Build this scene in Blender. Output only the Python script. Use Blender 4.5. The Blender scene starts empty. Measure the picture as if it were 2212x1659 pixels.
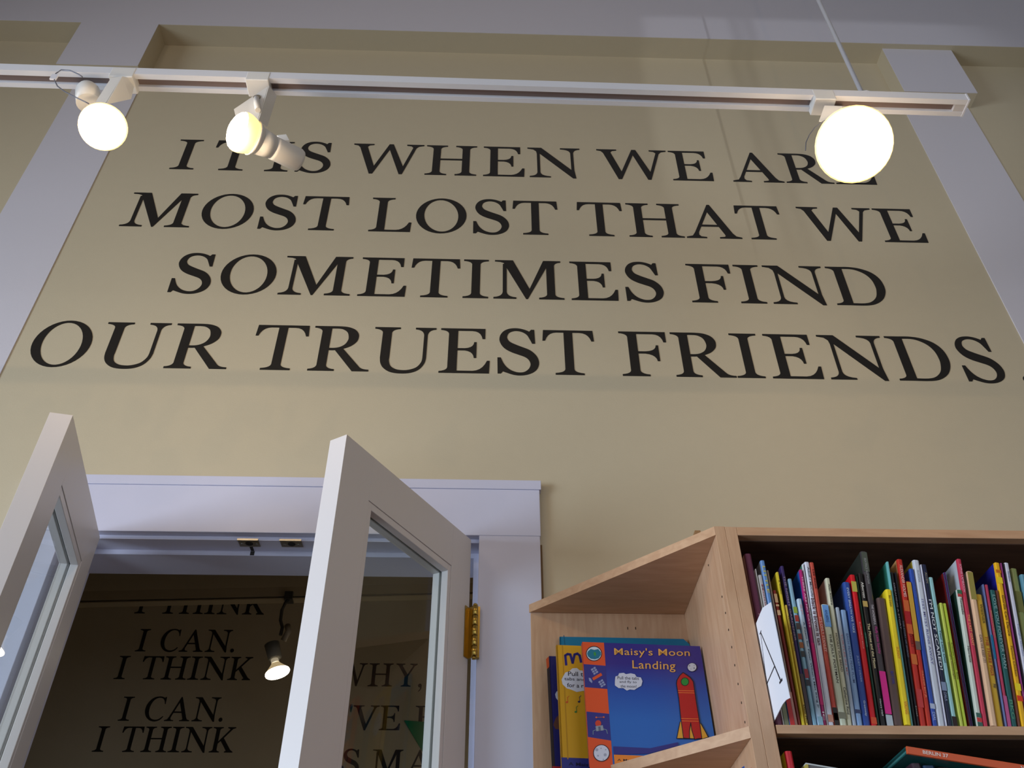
import bpy, bmesh, math, random
from mathutils import Vector, Matrix, geometry
random.seed(7)
C = bpy.context.scene.collection
V = Vector
ZC = 1.5                                   # camera (eye) height above the floor

# ------------------------------------------------------------------ camera
FPX, PITCH, ROLL, YAW = 1926.8, .70429, -.00476, .03294
cp, sp = math.cos(PITCH), math.sin(PITCH)
FW = V((math.sin(YAW)*cp, math.cos(YAW)*cp, sp)); r0 = V((math.cos(YAW), -math.sin(YAW), 0)); u0 = r0.cross(FW)
RT = r0*math.cos(ROLL) + u0*math.sin(ROLL); UP = -r0*math.sin(ROLL) + u0*math.cos(ROLL)
CAM = V((0, 0, ZC))
cd = bpy.data.cameras.new('camera'); cam = bpy.data.objects.new('camera', cd); C.objects.link(cam)
cd.sensor_width = 36; cd.lens = FPX/2212*36; cd.clip_start = .01
cam.matrix_world = Matrix((( RT.x, UP.x, -FW.x, 0), (RT.y, UP.y, -FW.y, 0), (RT.z, UP.z, -FW.z, ZC), (0, 0, 0, 1)))
bpy.context.scene.camera = cam
def ray(x, y): return RT*((x-1106)/FPX) - UP*((y-829.5)/FPX) + FW
def atY(x, y, Y): d = ray(x, y); return CAM + d*(Y/d.y)
def atX(x, y, X): d = ray(x, y); return CAM + d*(X/d.x)
def atZ(x, y, Z): d = ray(x, y); return CAM + d*((Z-ZC)/d.z)

# ------------------------------------------------------------------ light and exposure
sc = bpy.context.scene
sc.view_settings.view_transform = 'Standard'; sc.view_settings.look = 'None'
sc.view_settings.gamma = 1; sc.view_settings.use_curve_mapping = False; sc.view_settings.exposure = -.37
w = bpy.data.worlds.new('world'); sc.world = w; w.use_nodes = True
w.node_tree.nodes['Background'].inputs[0].default_value = (.75, .85, 1, 1)
w.node_tree.nodes['Background'].inputs[1].default_value = .6
def area(name, loc, target, sx, sy, e, col, spread=math.pi):
    l = bpy.data.lights.new(name, 'AREA'); l.shape = 'RECTANGLE'; l.size = sx; l.size_y = sy; l.energy = e; l.color = col; l.spread = spread
    o = bpy.data.objects.new(name, l); C.objects.link(o); o.location = loc
    o.rotation_euler = (V(target)-V(loc)).to_track_quat('-Z', 'Y').to_euler(); return o
def spot(name, loc, target, e, col, size, blend, rad):
    l = bpy.data.lights.new(name, 'SPOT'); l.energy = e; l.color = col; l.spot_size = size; l.spot_blend = blend; l.shadow_soft_size = rad
    o = bpy.data.objects.new(name, l); C.objects.link(o); o.location = loc
    o.rotation_euler = (V(target)-V(loc)).to_track_quat('-Z', 'Y').to_euler(); return o
# daylight through the two shop windows behind the camera, the left one the brighter
area('daylight_side', (-5.15, -.9, 1.75), (0, 1.5, 1.25), 2.4, 2.2, 132, (.70, .84, 1), 1.75)
area('daylight_left', (-2.35, -3.95, 1.9), (-1.0, 1.9, 1.3), 2.5, 2.6, 10, (.74, .86, 1), 1.9)
area('daylight_right', (2.3, -3.95, 1.9), (1.2, 1.9, 1.3), 2.5, 2.6, 24, (.78, .87, 1), 1.9)
# shop spots on a second track behind the viewer, warm; they throw the shadows of the near track
for x_, e_ in ((.04, 19), (-.86, 18), (-2.0, 17)):
    spot('shop_spot', (x_, -1.5, ZC+2.97), (x_*.5+.1, 1.9, ZC+2.5), e_, (1, .74, .46), 1.5, 1, .03)
# low daylight mirrored up from the street, entering through the right window
spot('street_reflection', (1.53, -9.8, 1.29), (1.25, 1.85, ZC+3.05), 620, (.86, .92, 1), .17, .6, .03)

# ------------------------------------------------------------------ materials
def lin(c):
    f = lambda v: (v/255/12.92) if v/255 <= .04045 else ((v/255+.055)/1.055)**2.4
    return (f(c[0]), f(c[1]), f(c[2]), 1)
MC = {}
def mat(name, col, rough=.6, metal=0, bump=0, scale=60, var=0, spec=.5, emit=0, emitcol=None):
    key = (name, col, rough, metal, bump, emit)
    if key in MC: return MC[key]
    m = bpy.data.materials.new(name); m.use_nodes = True; nt = m.node_tree; b = nt.nodes['Principled BSDF']
    b.inputs['Base Color'].default_value = lin(col); b.inputs['Roughness'].default_value = rough; b.inputs['Metallic'].default_value = metal
    b.inputs['Specular IOR Level'].default_value = spec
    if emit:
        b.inputs['Emission Color'].default_value = lin(emitcol or col); b.inputs['Emission Strength'].default_value = emit
    tc = nt.nodes.new('ShaderNodeTexCoord')
    if var:
        n = nt.nodes.new('ShaderNodeTexNoise'); n.inputs['Scale'].default_value = scale*.12; n.inputs['Detail'].default_value = 4
        nt.links.new(tc.outputs['Object'], n.inputs['Vector'])
        r = nt.nodes.new('ShaderNodeMapRange'); r.inputs[3].default_value = 1-var; r.inputs[4].default_value = 1+var
        nt.links.new(n.outputs['Fac'], r.inputs[0])
        mx = nt.nodes.new('ShaderNodeVectorMath'); mx.operation = 'SCALE'; mx.inputs[0].default_value = lin(col)[:3]
        nt.links.new(r.outputs[0], mx.inputs['Scale']); nt.links.new(mx.outputs[0], b.inputs['Base Color'])
    if bump:
        n2 = nt.nodes.new('ShaderNodeTexNoise'); n2.inputs['Scale'].default_value = scale; n2.inputs['Detail'].default_value = 3
        nt.links.new(tc.outputs['Object'], n2.inputs['Vector'])
        bp = nt.nodes.new('ShaderNodeBump'); bp.inputs['Strength'].default_value = bump; bp.inputs['Distance'].default_value = .002
        nt.links.new(n2.outputs['Fac'], bp.inputs['Height']); nt.links.new(bp.outputs[0], b.inputs['Normal'])
    MC[key] = m; return m
def wood(name, c1, c2, stretch, rough=.42):
    m = bpy.data.materials.new(name); m.use_nodes = True; nt = m.node_tree; b = nt.nodes['Principled BSDF']
    tc = nt.nodes.new('ShaderNodeTexCoord'); mp = nt.nodes.new('ShaderNodeMapping'); mp.inputs['Scale'].default_value = stretch
    n = nt.nodes.new('ShaderNodeTexNoise'); n.inputs['Scale'].default_value = 9; n.inputs['Detail'].default_value = 6; n.inputs['Distortion'].default_value = .6
    nt.links.new(tc.outputs['Object'], mp.inputs[0]); nt.links.new(mp.outputs[0], n.inputs['Vector'])
    cr = nt.nodes.new('ShaderNodeValToRGB'); e = cr.color_ramp.elements
    e[0].position = .32; e[0].color = lin(c2); e[1].position = .68; e[1].color = lin(c1)
    nt.links.new(n.outputs['Fac'], cr.inputs[0]); nt.links.new(cr.outputs[0], b.inputs['Base Color'])
    b.inputs['Roughness'].default_value = rough
    bp = nt.nodes.new('ShaderNodeBump'); bp.inputs['Strength'].default_value = .12; bp.inputs['Distance'].default_value = .001
    nt.links.new(n.outputs['Fac'], bp.inputs['Height']); nt.links.new(bp.outputs[0], b.inputs['Normal'])
    return m
WALL = mat('tan_wall_paint', (199, 185, 157), .55, bump=.12, scale=220, var=.02)
WHITE = mat('white_trim_paint', (206, 205, 224), .4, bump=.05, scale=150, var=.02)
PIL = mat('lavender_white_paint', (212, 207, 214), .55, bump=.08, scale=200)
DOORP = mat('white_door_paint', (222, 215, 214), .38, bump=.04, scale=160)
VINYL = mat('black_vinyl', (30, 27, 24), .42)
MAPLE_X = wood('maple_along_x', (208, 166, 130), (193, 149, 114), (1, 7, 9))
MAPLE_Z = wood('maple_along_z', (208, 168, 134), (194, 150, 116), (9, 7, 1))
RECESS_SHADE = wood('recess_shade_wood', (92, 64, 46), (74, 50, 36), (1, 7, 9), .6)  # shade of the bookcase recess put into the wood colour
METALW = mat('white_track_metal', (222, 222, 228), .35)
GROOVE = mat('brown_track_channel', (120, 104, 100), .5)
BRASS = mat('polished_brass', (186, 156, 78), .25, 1)
STEEL = mat('worn_steel', (150, 145, 138), .35, .9, var=.2)
PAPER = mat('page_paper', (222, 214, 198), .8)
FLOORM = wood('shop_floor_wood', (84, 60, 42), (66, 46, 32), (1, 9, 1))
def glassmat():
    m = bpy.data.materials.new('clear_glass'); m.use_nodes = True; nt = m.node_tree; nt.nodes.remove(nt.nodes['Principled BSDF'])
    out = nt.nodes['Material Output']; t = nt.nodes.new('ShaderNodeBsdfTransparent'); t.inputs[0].default_value = (.90, .93, .92, 1)
    g = nt.nodes.new('ShaderNodeBsdfGlossy'); g.inputs['Roughness'].default_value = .01
    f = nt.nodes.new('ShaderNodeFresnel'); f.inputs[0].default_value = 1.45; mx = nt.nodes.new('ShaderNodeMixShader')
    ge = nt.nodes.new('ShaderNodeNewGeometry'); sb = nt.nodes.new('ShaderNodeMath'); sb.operation = 'SUBTRACT'; sb.inputs[0].default_value = 1; nt.links.new(ge.outputs['Backfacing'], sb.inputs[1])
    ml = nt.nodes.new('ShaderNodeMath'); ml.operation = 'MULTIPLY'; nt.links.new(f.outputs[0], ml.inputs[0]); nt.links.new(sb.outputs[0], ml.inputs[1])
    nt.links.new(ml.outputs[0], mx.inputs[0]); nt.links.new(t.outputs[0], mx.inputs[1]); nt.links.new(g.outputs[0], mx.inputs[2]); nt.links.new(mx.outputs[0], out.inputs[0])
    return m
GLASS = glassmat()

# ------------------------------------------------------------------ helpers
def tag(o, label=None, cat=None, group=None, kind=None):
    if label: o['label'] = label
    if cat: o['category'] = cat
    if group: o['group'] = group
    if kind: o['kind'] = kind
    return o
def empty(name, loc=(0, 0, 0), label=None, cat=None, group=None):
    o = bpy.data.objects.new(name, None); C.objects.link(o); o.location = loc; o.empty_display_size = .02
    return tag(o, label, cat, group)
def link(name, me, parent=None):
    o = bpy.data.objects.new(name, me); C.objects.link(o)
    if parent is not None: o.parent = parent
    return o
class MB:
    def __init__(s): s.bm = bmesh.new(); s.mats = []
    def mi(s, m):
        if m not in s.mats: s.mats.append(m)
        return s.mats.index(m)
    def face(s, pts, m, smooth=False):
        f = s.bm.faces.new([s.bm.verts.new(p) for p in pts]); f.material_index = s.mi(m); f.smooth = smooth; return f
    def box(s, a, b, m, M=None, bev=0):
        x0, y0, z0 = (min(a[i], b[i]) for i in range(3)); x1, y1, z1 = (max(a[i], b[i]) for i in range(3))
        vs = [V(p) for p in ((x0,y0,z0),(x1,y0,z0),(x1,y1,z0),(x0,y1,z0),(x0,y0,z1),(x1,y0,z1),(x1,y1,z1),(x0,y1,z1))]
        if M: vs = [M @ v for v in vs]
        vv = [s.bm.verts.new(v) for v in vs]; fs = []
        for q in ((0,3,2,1),(4,5,6,7),(0,1,5,4),(1,2,6,5),(2,3,7,6),(3,0,4,7)):
            f = s.bm.faces.new([vv[i] for i in q]); f.material_index = s.mi(m); fs.append(f)
        if bev:
            es = list({e for f in fs for e in f.edges})
            bmesh.ops.bevel(s.bm, geom=es, offset=bev, segments=2, affect='EDGES', profile=.5, clamp_overlap=True)
        return s
    def prism(s, pts, off, m):       # closed outline pts (3D list) extruded by vector off
        off = V(off); pts = [V(p) for p in pts]
        tris = geometry.tessellate_polygon([pts])
        for base, flip in ((pts, 0), ([p+off for p in pts], 1)):
            vv = [s.bm.verts.new(p) for p in base]
            for t in tris:
                try: f = s.bm.faces.new([vv[i] for i in t]); f.material_index = s.mi(m)
                except ValueError: pass
        n = len(pts)
        for i in range(n):
            a, b = pts[i], pts[(i+1) % n]
            if (a-b).length > 1e-7: s.face([a, b, b+off, a+off], m)
        return s
    def rings(s, rings, m, cap=True, smooth=True):
        vs = [[s.bm.verts.new(p) for p in r] for r in rings]; n = len(vs[0])
        for a, b in zip(vs, vs[1:]):
            for i in range(n):
                f = s.bm.faces.new([a[i], a[(i+1) % n], b[(i+1) % n], b[i]]); f.material_index = s.mi(m); f.smooth = smooth
        if cap:
            for r in (vs[0], vs[-1]):
                f = s.bm.faces.new(r); f.material_index = s.mi(m)
        return s
    def lathe(s, o, ax, prof, m, n=28, cap=True):   # prof: (distance along axis, radius)
        ax = V(ax).normalized(); a = ax.orthogonal().normalized(); b = ax.cross(a)
        return s.rings([[V(o)+ax*d+(a*math.cos(t)+b*math.sin(t))*r for t in [2*math.pi*i/n for i in range(n)]] for d, r in prof], m, cap)
    def tube(s, pts, r, m, n=8):
        pts = [V(p) for p in pts]; R = []
        for i, p in enumerate(pts):
            t = (pts[min(i+1, len(pts)-1)]-pts[max(i-1, 0)]).normalized()
            a = t.cross(V((.3, .2, .93))).normalized(); b = t.cross(a)
            R.append([p+(a*math.cos(q)+b*math.sin(q))*r for q in [2*math.pi*k/n for k in range(n)]])
        return s.rings(R, m)
    def build(s, name, parent=None, norm=True):
        if norm: bmesh.ops.recalc_face_normals(s.bm, faces=s.bm.faces)
        me = bpy.data.meshes.new(name); s.bm.to_mesh(me); s.bm.free()
        for m in s.mats: me.materials.append(m)
        return link(name, me, parent)
def box(name, a, b, m, parent=None, bev=0, M=None):
    return MB().box(a, b, m, M, bev).build(name, parent)
def struct(o): o['kind'] = 'structure'; return o

# text as a mesh in (x right, y up) units of the font size
TC = {}
def text2d(s, bold=0.0, space=1.0):
    k = (s, bold, space)
    if k not in TC:
        c = bpy.data.curves.new('t', 'FONT'); c.body = s; c.size = 1; c.offset = bold; c.space_character = space; c.resolution_u = 3; c.fill_mode = 'FRONT'
        o = bpy.data.objects.new('t', c); C.objects.link(o); dg = bpy.context.evaluated_depsgraph_get()
        ev = o.evaluated_get(dg); me = ev.to_mesh()
        vs = [v.co.copy() for v in me.vertices]; fs = [tuple(p.vertices) for p in me.polygons]
        ev.to_mesh_clear(); bpy.data.objects.remove(o); bpy.data.curves.remove(c)
        x0 = min(v.x for v in vs); x1 = max(v.x for v in vs); y0 = min(v.y for v in vs); y1 = max(v.y for v in vs)
        TC[k] = ([( (v.x-x0), (v.y-y0)) for v in vs], fs, x1-x0, y1-y0)
    return TC[k]
def lay_text(name, s, fn, wd, ht, m, parent, bold=.0, space=1.0):   # fn(x, y) places a point of a wd x ht block
    vs, fs, tw, th = text2d(s, bold, space)
    me = bpy.data.meshes.new(name); me.from_pydata([tuple(fn(x/tw*wd, y/th*ht)) for x, y in vs], [], fs); me.materials.append(m)
    return link(name, me, parent)

# ------------------------------------------------------------------ room shell
D = 1.9
def Z(z): return ZC+z
OX0, OX1, OZ = -1.012, -.019, Z(1.107)
b = MB()
b.box((-5, D, 0), (OX0-.02, 2.0355, 6), WALL); b.box((OX1+.02, D, 0), (5, 2.0355, 6), WALL); b.box((OX0-.02, D, OZ+.02), (OX1+.02, 2.0355, 6), WALL)
struct(b.build('wall_back'))
struct(box('floor', (-5, -4.2, -.1), (5, 5, 0), FLOORM))
struct(box('ceiling', (-5, -4.2, 6), (5, 5, 6.1), PIL))
b = MB(); b.box((-5.1, -4.2, 0), (-5, -2.2, 6), WALL); b.box((-5.1, .4, 0), (-5, 5, 6), WALL); b.box((-5.1, -2.2, 0), (-5, .4, .6), WALL); b.box((-5.1, -2.2, 2.9), (-5, .4, 6), WALL); struct(b.build('wall_left'))
b = MB(); b.box((-5.06, -2.2, .6), (-5.0, -2.15, 2.9), WHITE); b.box((-5.06, .35, .6), (-5.0, .4, 2.9), WHITE); b.box((-5.06, -2.15, .6), (-5, .35, .65), WHITE); b.box((-5.06, -2.15, 2.85), (-5, .35, 2.9), WHITE); struct(b.build('window_3'))
struct(box('wall_right', (5, -4.2, 0), (5.1, 5, 6), WALL))
b = MB()      # street front with two window openings
for x0, x1, z0, z1 in ((-5,-3.65,0,6),(-1.05,1.0,0,6),(3.6,5,0,6),(-3.65,-1.05,0,.55),(1.0,3.6,0,.55),(-3.65,-1.05,3.25,6),(1.0,3.6,3.25,6)):
    b.box((x0, -3.9, z0), (x1, -3.75, z1), WALL)
struct(b.build('wall_front'))
for nm, x0, bars in (('window_1', -3.65, (-2.35,)), ('window_2', 1.0, (1.24, 1.27, 2.3))):
    b = MB(); b.box((x0, -3.86, .55), (x0+.05, -3.8, 3.25), WHITE); b.box((x0+2.55, -3.86, .55), (x0+2.6, -3.8, 3.25), WHITE); b.box((x0+.05, -3.86, .55), (x0+2.55, -3.8, .6), WHITE)
    for q_ in bars: b.box((q_, -3.85, .6), (q_+.016, -3.81, 3.25), WHITE)
    struct(b.build(nm))
struct(box('trim_1', (-5, 1.811, Z(3.381)), (5, D, 6), PIL))        # bulkhead along the top of the wall
b = MB(); b.box((-5, 1.8125, Z(3.3795)), (5, D, Z(3.381)), WALL); struct(b.build('trim_2'))   # tan painted underside
# painted pilasters: flat shaft and a thicker block on top, its returns painted tan
for nm, x0, x1, bx0, bx1, by, bz in (('trim_3', -1.597, -1.35, -1.636, -1.334, 1.812, 3.07), ('trim_4', 1.588, 1.845, 1.572, 1.856, 1.835, 3.065)):
    b = MB(); b.box((x0, D-.003, .1), (x1, D, Z(bz)), PIL); b.box((bx0, by, Z(bz)), (bx1, D, Z(3.3794)), WALL); b.box((bx0, by-.002, Z(bz)), (bx1, by, Z(3.3794)), PIL)
    struct(b.build(nm))

# ------------------------------------------------------------------ door frame
EDGE_BROWN = mat('brown_casing_strip', (120, 92, 60), .8)  # thin brown strip along the outer edge of the right casing
b = MB(); b.box((-1.152, 1.88, Z(1.117)), (.130, D, Z(1.25)), WHITE, bev=.0015); struct(b.build('trim_5'))
b = MB(); b.box((-1.155, 1.8775, Z(1.25)), (.134, D, Z(1.277)), WHITE, bev=.001); struct(b.build('trim_6'))
b = MB(); b.box((OX1, 1.88, 0), (.128, D, Z(1.1165)), WHITE, bev=.0012); b.box((.1285, 1.893, 0), (.1335, D, Z(1.10)), EDGE_BROWN); struct(b.build('trim_7'))
b = MB(); b.box((-1.15, 1.88, 0), (OX0, D, Z(1.1165)), WHITE, bev=.0012); struct(b.build('trim_8'))
jb = empty('trim_9'); struct(jb)
b = MB(); b.box((OX0-.019, D, OZ), (OX1+.019, 2.05, OZ+.019), WHITE); b.box((OX0-.019, D, 0), (OX0, 2.05, OZ), WHITE); b.box((OX1, D, 0), (OX1+.019, 2.05, OZ), WHITE)
b.build('jamb', jb)
b = MB(); b.box((OX0, 1.951, Z(1.094)), (OX1, 2.05, OZ), WHITE); b.box((OX0, 1.951, 0), (OX0+.013, 2.05, Z(1.094)), WHITE); b.box((OX1-.013, 1.951, 0), (OX1, 2.05, Z(1.094)), WHITE)
b.build('door_stop', jb)
for i, (x0, x1) in enumerate(((-.600, -.550), (-.499, -.447))):      # ball catch strikes under the head
    p = MB(); p.box((x0, 1.896, OZ-.0015), (x1, 1.928, OZ), STEEL, bev=.0004)
    p.box((x0, 1.893, OZ-.004), (x1, 1.897, OZ+.001), STEEL)
    p.lathe(((x0+x1)/2, 1.913, OZ-.0022), (0, 0, 1), [(0, .009), (.0008, .0095)], mat('dark_hole', (25, 20, 18), .8), 16)
    for sx in (-.017, .017): p.lathe(((x0+x1)/2+sx, 1.915, OZ-.003), (0, 0, 1), [(0, .002), (.0016, .0042)], STEEL, 12)
    p.build('strike_plate', jb)
b = MB(); b.box((-.578, 1.93, OZ-.0003), (-.57, 1.9508, OZ-.0002), mat('rub_mark', (40, 36, 34), .7)); b.box((-.579, 1.9505, OZ-.012), (-.569, 1.951, OZ-.001), mat('rub_mark', (40, 36, 34), .7)); b.build('rub_mark', jb)

# ------------------------------------------------------------------ french door leaves
def leaf(name, hinge, free, flip, hinge_side):
    h = V((hinge[0], hinge[1], 0)); f = V((free[0], free[1], 0)); u = (f-h).normalized(); L = (f-h).length
    n = V((-u.y, u.x, 0))*flip              # from visible face into the leaf
    M = Matrix(((u.x, n.x, 0, h.x), (u.y, n.y, 0, h.y), (0, 0, 1, 0), (0, 0, 0, 1)))
    root = struct(empty(name, (h.x, h.y, 0))); root.matrix_world = M
    T, zt, zo, zb = .043, Z(1.104), Z(.997), .26
    s0, s1 = .0785, .392
    def P(nm, a, b_, m=DOORP, bev=.0005): return MB().box(a, b_, m, None, bev).build(nm, root)
    P('hinge_stile', (0, 0, .01), (s0, T, zt)); P('lock_stile', (s1, 0, .01), (L, T, zt))
    P('top_rail', (s0, 0, zo), (s1, T, zt), bev=0.0006); P('bottom_rail', (s0, 0, .01), (s1, T, zb), bev=.0006)
    bd = .013
    for w0, w1 in ((.0012, .0185), (.0245, T-.0012)):
        m = MB()
        m.box((s0+.0008, w0, zb), (s0+bd, w1, zo-.0008), DOORP, None, .001); m.box((s1-bd, w0, zb), (s1-.0008, w1, zo-.0008), DOORP, None, .001)
        m.box((s0+bd, w0, zo-bd-.004), (s1-bd, w1, zo-.0008), DOORP, None, .001); m.box((s0+bd, w0, zb), (s1-bd, w1, zb+bd), DOORP, None, .001)
        m.build('glazing_bead', root)
    g = MB().box((s0+.004, .0195, zb+.002), (s1-.004, .0235, zo-.006), GLASS).build('glass_pane', root)
    return root, M, L
d2, M2, L2 = leaf('door_2', (-.038, 1.88), (-.290, 1.466), -1, 1)
d1, M1, L1 = leaf('door_1', (-.966, 1.88), (-.869, 1.408), 1, 1)
# brass butt hinge on the right leaf
hg = MB(); z0, z1 = Z(.805), Z(.925); hx, hy = -.024, 1.866
for k in range(5):
    a = z0+(z1-z0)*k/5; hg.lathe((hx, hy, a+.0006), (0, 0, 1), [(0, .0062), (.0004, .0068), ((z1-z0)/5-.0016, .0068), ((z1-z0)/5-.0012, .0062)], BRASS, 18)
hg.lathe((hx, hy, z0-.006), (0, 0, 1), [(0, .002), (.001, .005), (.004, .0055), (.006, .004)], BRASS, 16)
hg.lathe((hx, hy, z1), (0, 0, 1), [(0, .004), (.002, .0055), (.005, .004), (.006, .001)], BRASS, 16)
hg.prism([(hx, hy-.001, z0), (-.0395, 1.8765, z0), (-.0395, 1.8765, z1), (hx, hy-.001, z1)], (.0008, .0018, 0), BRASS)
hg.prism([(-.047, 1.863, z0), (-.0368, 1.8795, z0), (-.0368, 1.8795, z1), (-.047, 1.863, z1)], (.0012, -.0007, 0), BRASS)
hg.box((hx, 1.869, z0), (-.013, 1.8795, z1), BRASS)
o = hg.build('hinge', d2); o.matrix_parent_inverse = M2.inverted(); o['label'] = 'polished brass butt hinge'

# ------------------------------------------------------------------ serif capitals (cap height 1)
def q(p0, p1, p2, n=5): return [((1-t)**2*p0[0]+2*t*(1-t)*p1[0]+t*t*p2[0], (1-t)**2*p0[1]+2*t*(1-t)*p1[1]+t*t*p2[1]) for t in [i/n for i in range(n+1)]]
def stem(x0, x1, y0, y1, bl=0, br=0, tl=0, tr=0, st=.036, bh=.085):
    P = []
    if br: P += [(x1+br, y0)] + q((x1+br, y0+st), (x1+.012, y0+st+.012), (x1, y0+st+bh))
    else: P += [(x1, y0)]
    if tr: P += q((x1, y1-st-bh), (x1+.012, y1-st-.012), (x1+tr, y1-st)) + [(x1+tr, y1)]
    else: P += [(x1, y1)]
    if tl: P += [(x0-tl, y1)] + q((x0-tl, y1-st), (x0-.012, y1-st-.012), (x0, y1-st-bh))
    else: P += [(x0, y1)]
    if bl: P += q((x0, y0+st+bh), (x0-.012, y0+st+.012), (x0-bl, y0+st)) + [(x0-bl, y0)]
    else: P += [(x0, y0)]
    return P
def smooth(pts, n=4):      # open Catmull-Rom
    out = []
    for i in range(len(pts)-1):
        p0, p1, p2, p3 = pts[max(i-1, 0)], pts[i], pts[i+1], pts[min(i+2, len(pts)-1)]
        for k in range(n):
            t = k/n
            out.append(tuple(.5*((2*p1[j])+(-p0[j]+p2[j])*t+(2*p0[j]-5*p1[j]+4*p2[j]-p3[j])*t*t+(-p0[j]+3*p1[j]-3*p2[j]+p3[j])*t**3) for j in (0, 1)))
    return out+[pts[-1]]
def ell(cx, cy, rx, ry, rot=0, n=40): return [(cx+rx*math.cos(a)*math.cos(rot)-ry*math.sin(a)*math.sin(rot), cy+rx*math.cos(a)*math.sin(rot)+ry*math.sin(a)*math.cos(rot)) for a in [2*math.pi*i/n for i in range(n)]]
def ring(o_, i_): n = len(o_); return [[o_[k], o_[(k+1) % n], i_[(k+1) % n], i_[k]] for k in range(n)]
S_RAW = [(338,85),(365,85),(370,202),(345,202),(322,160),(300,128),(260,105),(215,97),(175,103),(145,120),(133,150),(140,172),(160,192),(205,212),(260,232),(315,252),(355,278),(385,312),(398,350),(395,380),(378,412),(345,437),(295,455),(240,461),(190,457),(140,444),(98,430),(82,448),(55,448),(52,320),(80,320),(100,360),(125,392),(160,418),(200,433),(235,438),(275,433),(308,412),(325,385),(326,360),(310,332),(280,312),(230,295),(170,275),(120,250),(88,220),(70,185),(68,160),(78,130),(105,100),(150,80),(205,74),(255,79),(300,92),(322,102)]
S_ = [((x-52)/346*.686, (450-y)/365) for x, y in S_RAW]
S_OUT = S_[:3]+smooth(S_[3:27])+S_[27:30]+smooth(S_[30:])
TOPARM = lambda R, e=.045: [(.2, 1), (R, 1), (R, .765), (R-e, .765)]+q((R-e, .765), (R-.07, .945), (R-.22, .948))+[(.2, .948)]
MIDARM = lambda R: [(.25, .50), (.25, .548)]+q((.42, .548), (R-.045, .56), (R-.04, .69))+[(R, .69), (R, .335), (R-.04, .335)]+q((R-.04, .335), (R-.05, .48), (.42, .50))
BOTARM = lambda R: [(.2, 0), (R-.01, 0), (R, .275), (R-.045, .275)]+q((R-.045, .275), (R-.12, .06), (R-.28, .05))+[(.2, .05)]
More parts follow.
